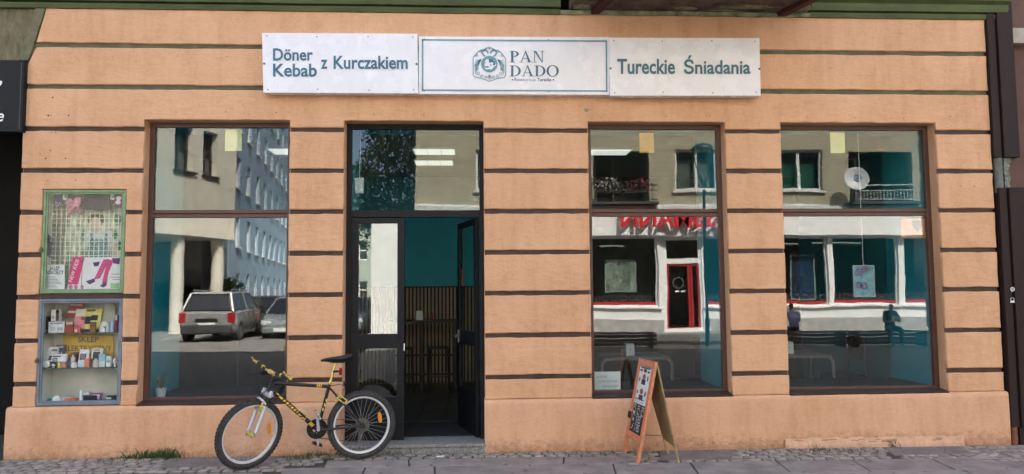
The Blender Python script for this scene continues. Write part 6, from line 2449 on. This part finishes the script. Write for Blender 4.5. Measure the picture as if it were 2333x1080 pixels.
# ---- parked cars
def car(label, x, y, rot, col, L_, W_, H_, hood, suv, group='cars parked along the side street'):
    """local x across, y forward from the tail"""
    X_ = Matrix.Translation((x, y, gz(x) - .085)) @ Matrix.Rotation(rot, 4, 'Z')
    t2 = T('parked_car', X_ @ Vector((0, L_ / 2, 0)), label, 'car', group)
    PM = mat('paint_%.2f_%.2f' % (col[0], col[2]), col, .28, .03, 3, metal=.5, coat=.6)
    hw = W_ / 2
    zb = .24 if suv else .18
    belt = H_ * .62
    hz = belt * .95
    fr_ = L_ - hood
    st_ = [(0, hw * .86, zb + .22, belt * .90), (.10, hw * .96, zb + .12, belt * .97), (.5, hw, zb, belt), (fr_ - .2, hw, zb, belt), (fr_, hw * .99, zb, hz), (L_ - .35, hw * .95, zb + .02, hz * .86), (L_ - .08, hw * .84, zb + .08, hz * .76), (L_, hw * .70, zb + .15, hz * .62)]
    K_ = 10
    vs, fs = [], []
    for yy_, w_, b_, tp_ in st_:
        mz = (b_ + tp_) / 2
        vs += [(-w_ * .86, yy_, b_), (-w_ * .97, yy_, b_ + .1), (-w_, yy_, mz), (-w_ * .97, yy_, tp_ - .08), (-w_ * .86, yy_, tp_), (w_ * .86, yy_, tp_), (w_ * .97, yy_, tp_ - .08), (w_, yy_, mz), (w_ * .97, yy_, b_ + .1), (w_ * .86, yy_, b_)]
    for i in range(len(st_) - 1):
        for k in range(K_):
            fs.append((i * K_ + k, i * K_ + (k + 1) % K_, (i + 1) * K_ + (k + 1) % K_, (i + 1) * K_ + k))
    fs += [tuple(range(K_)), tuple((len(st_) - 1) * K_ + k for k in reversed(range(K_)))]

    def mm():
        q = MB()
        q.X = X_
        return q
    q = mm()
    q.add(vs, fs)
    body = q.build('body', PM, t2, smooth=True)
    ya, yb_, yc, yd = (.10, .38 if suv else .75, fr_ - .85, fr_ + .05)
    wb_, wt_ = hw * .90, hw * .70
    q = mm()
    gv = [(-wb_, ya, belt - .04), (wb_, ya, belt - .04), (wb_, yd, belt - .06), (-wb_, yd, belt - .06), (-wt_, yb_, H_ - .05), (wt_, yb_, H_ - .05), (wt_, yc, H_ - .04), (-wt_, yc, H_ - .04)]
    q.add(gv, [(0, 3, 2, 1), (4, 5, 6, 7), (0, 1, 5, 4), (1, 2, 6, 5), (2, 3, 7, 6), (3, 0, 4, 7)])
    q.build('glasshouse', mat('car_glass', (.012, .014, .015), .06, 0, spec=.8), t2, bev=.07)
    q = mm()
    q.add([(-wt_ - .03, yb_ - .08, H_ - .08), (wt_ + .03, yb_ - .08, H_ - .08), (wt_ + .03, yc + .05, H_ - .07), (-wt_ - .03, yc + .05, H_ - .07), (-wt_ + .04, yb_ + .05, H_), (wt_ - .04, yb_ + .05, H_), (wt_ - .04, yc - .1, H_), (-wt_ + .04, yc - .1, H_)],
          [(0, 3, 2, 1), (4, 5, 6, 7), (0, 1, 5, 4), (1, 2, 6, 5), (2, 3, 7, 6), (3, 0, 4, 7)])
    q.build('roof', PM, t2, bev=.03)
    q = mm()
    for i, j in ((0, 4), (1, 5), (2, 6), (3, 7)):
        q.tube([gv[i], gv[j]], .045 if i < 2 else .03, 6)
    for s_ in (-1, 1):
        ym = (ya + yd) / 2 - .1
        q.tube([(s_ * wb_, ym, belt - .04), (s_ * wt_, ym - .05, H_ - .05)], .035, 6)
        if suv:
            q.tube([(s_ * (wt_ - .02), yb_ + .1, H_ + .05), (s_ * (wt_ - .02), yc, H_ + .05)], .02, 6)
    q.build('pillar', PM, t2, smooth=True)
    q = mm()
    q.box(-hw * .88, hw * .88, -.05, .25, zb + .05, zb + .34)
    q.build('rear_bumper', mat('bumper_grey', (.05, .05, .05), .6, .1) if suv else PM, t2, bev=.04)
    q = mm()
    q.box(-hw * .8, hw * .8, L_ - .2, L_ + .04, zb + .04, zb + .26)
    q.build('front_bumper', mat('bumper_grey', (.05, .05, .05)) if suv else PM, t2, bev=.05)
    for s_ in (-1, 1):
        q = mm()
        q.box(min(s_ * hw * .72, s_ * hw * .97), max(s_ * hw * .72, s_ * hw * .97), -.012, .16, belt * .62, belt * .93)
        q.build('tail_light', mat('tail_red', (.35, .012, .015), .25, .1), t2, bev=.02)
        q = mm()
        q.box(min(s_ * hw * .45, s_ * hw * .84), max(s_ * hw * .45, s_ * hw * .84), L_ - .16, L_ - .02, hz * .56, hz * .74)
        q.build('headlight', mat('headlight', (.55, .57, .6), .15, .05), t2, bev=.03)
        q = mm()
        q.box(min(s_ * hw, s_ * (hw + .18)), max(s_ * hw, s_ * (hw + .18)), fr_ - .25, fr_ - .13, belt - .05, belt + .1)
        q.build('mirror', BLKM, t2, bev=.02)
    q = mm()
    q.box(-.36, .36, -.014, .02, belt * .63, belt * .74)
    q.build('tailgate_trim', BLKM, t2)
    q = mm()
    q.box(-.27, .27, -.02, -.015, belt * .50, belt * .61)
    q.build('number_plate', PAPER, t2)
    q = mm()
    q.box(-.27, .27, L_ + .041, L_ + .05, zb + .1, zb + .22)
    q.build('number_plate', PAPER, t2)
    wr_ = .34 if suv else .31
    for yy_ in (.75, L_ - .85):
        for s_ in (-1, 1):
            q = mm()
            q.lathe((s_ * (hw - .20), yy_, wr_), [(wr_ * .62, .0), (wr_ * .95, .0), (wr_, .05), (wr_, .17), (wr_ * .95, .21), (wr_ * .62, .20), (wr_ * .60, .17)], 22, (s_, 0, 0))
            wq = q.build('wheel', RUB, t2, smooth=True)
            q = mm()
            q.lathe((s_ * (hw - .03), yy_, wr_), [(wr_ * .61, .0), (wr_ * .61, .01), (wr_ * .2, .025), (.01, .03)], 18, (s_, 0, 0))
            q.build('rim', mat('alloy', (.40, .40, .41), .35, .1, metal=.7), wq, smooth=True)
    return t2


p = RF(470, 765, -17.4)
car('silver off-road car seen from behind, reflected in the left window', p.x, -17.4, math.pi, (.40, .40, .39), 4.3, 1.84, 1.69, 1.05, True)
p = RF(583, 765, -21.5)
car('dark green estate car parked beside the silver car, reflected in the left window', p.x, -21.3, math.pi, (.05, .07, .065), 4.4, 1.76, 1.50, 1.1, False)
p = RF(640, 765, -18.6)
car('pale silver hatchback facing the street, reflected at the right of the left window', p.x, -22.6, 0, (.30, .33, .32), 4.0, 1.70, 1.46, .95, False)
p = RF(812, 765, -21)
car('blue grey saloon parked nearest the annexe, reflected in the door glass', p.x - .5, -25.2, 0, (.16, .20, .26), 4.4, 1.76, 1.45, 1.15, False)

# scrap of litter on the slabs
p = CAM + ray(1003, 1041) * ((0 - HC) / ray(1003, 1041).z)
lb = MB()
lb.add([(p.x - .045, p.y - .012, .004), (p.x + .03, p.y - .016, .006), (p.x + .045, p.y + .012, .012), (p.x - .03, p.y + .016, .008), (p.x - .045, p.y - .012, .001), (p.x + .03, p.y - .016, .002), (p.x + .045, p.y + .012, .006), (p.x - .03, p.y + .016, .004)],
       [(0, 1, 2, 3), (7, 6, 5, 4), (0, 4, 5, 1), (1, 5, 6, 2), (2, 6, 7, 3), (3, 7, 4, 0)])
tag(lb.build('paper_scrap', PAPER), 'small white paper scrap lying on the pavement right of the step', 'litter')
rgx = random.Random(31)
gums = MB()
for k in range(60):
    x, y = rgx.uniform(-4.5, 5.6), rgx.uniform(-1.2, -.28)
    r_ = rgx.uniform(.008, .02)
    n = 8
    gums.add([(x + r_ * math.cos(2 * math.pi * j / n) * rgx.uniform(.8, 1.2), y + r_ * math.sin(2 * math.pi * j / n) * rgx.uniform(.8, 1.2), gz(x) + .0035) for j in range(n)], [tuple(range(n))])
tag(gums.build('gum_spots', mat('old_gum', (.10, .095, .09), .9, .2, 60), pave, fix=False), None, kind='stuff')
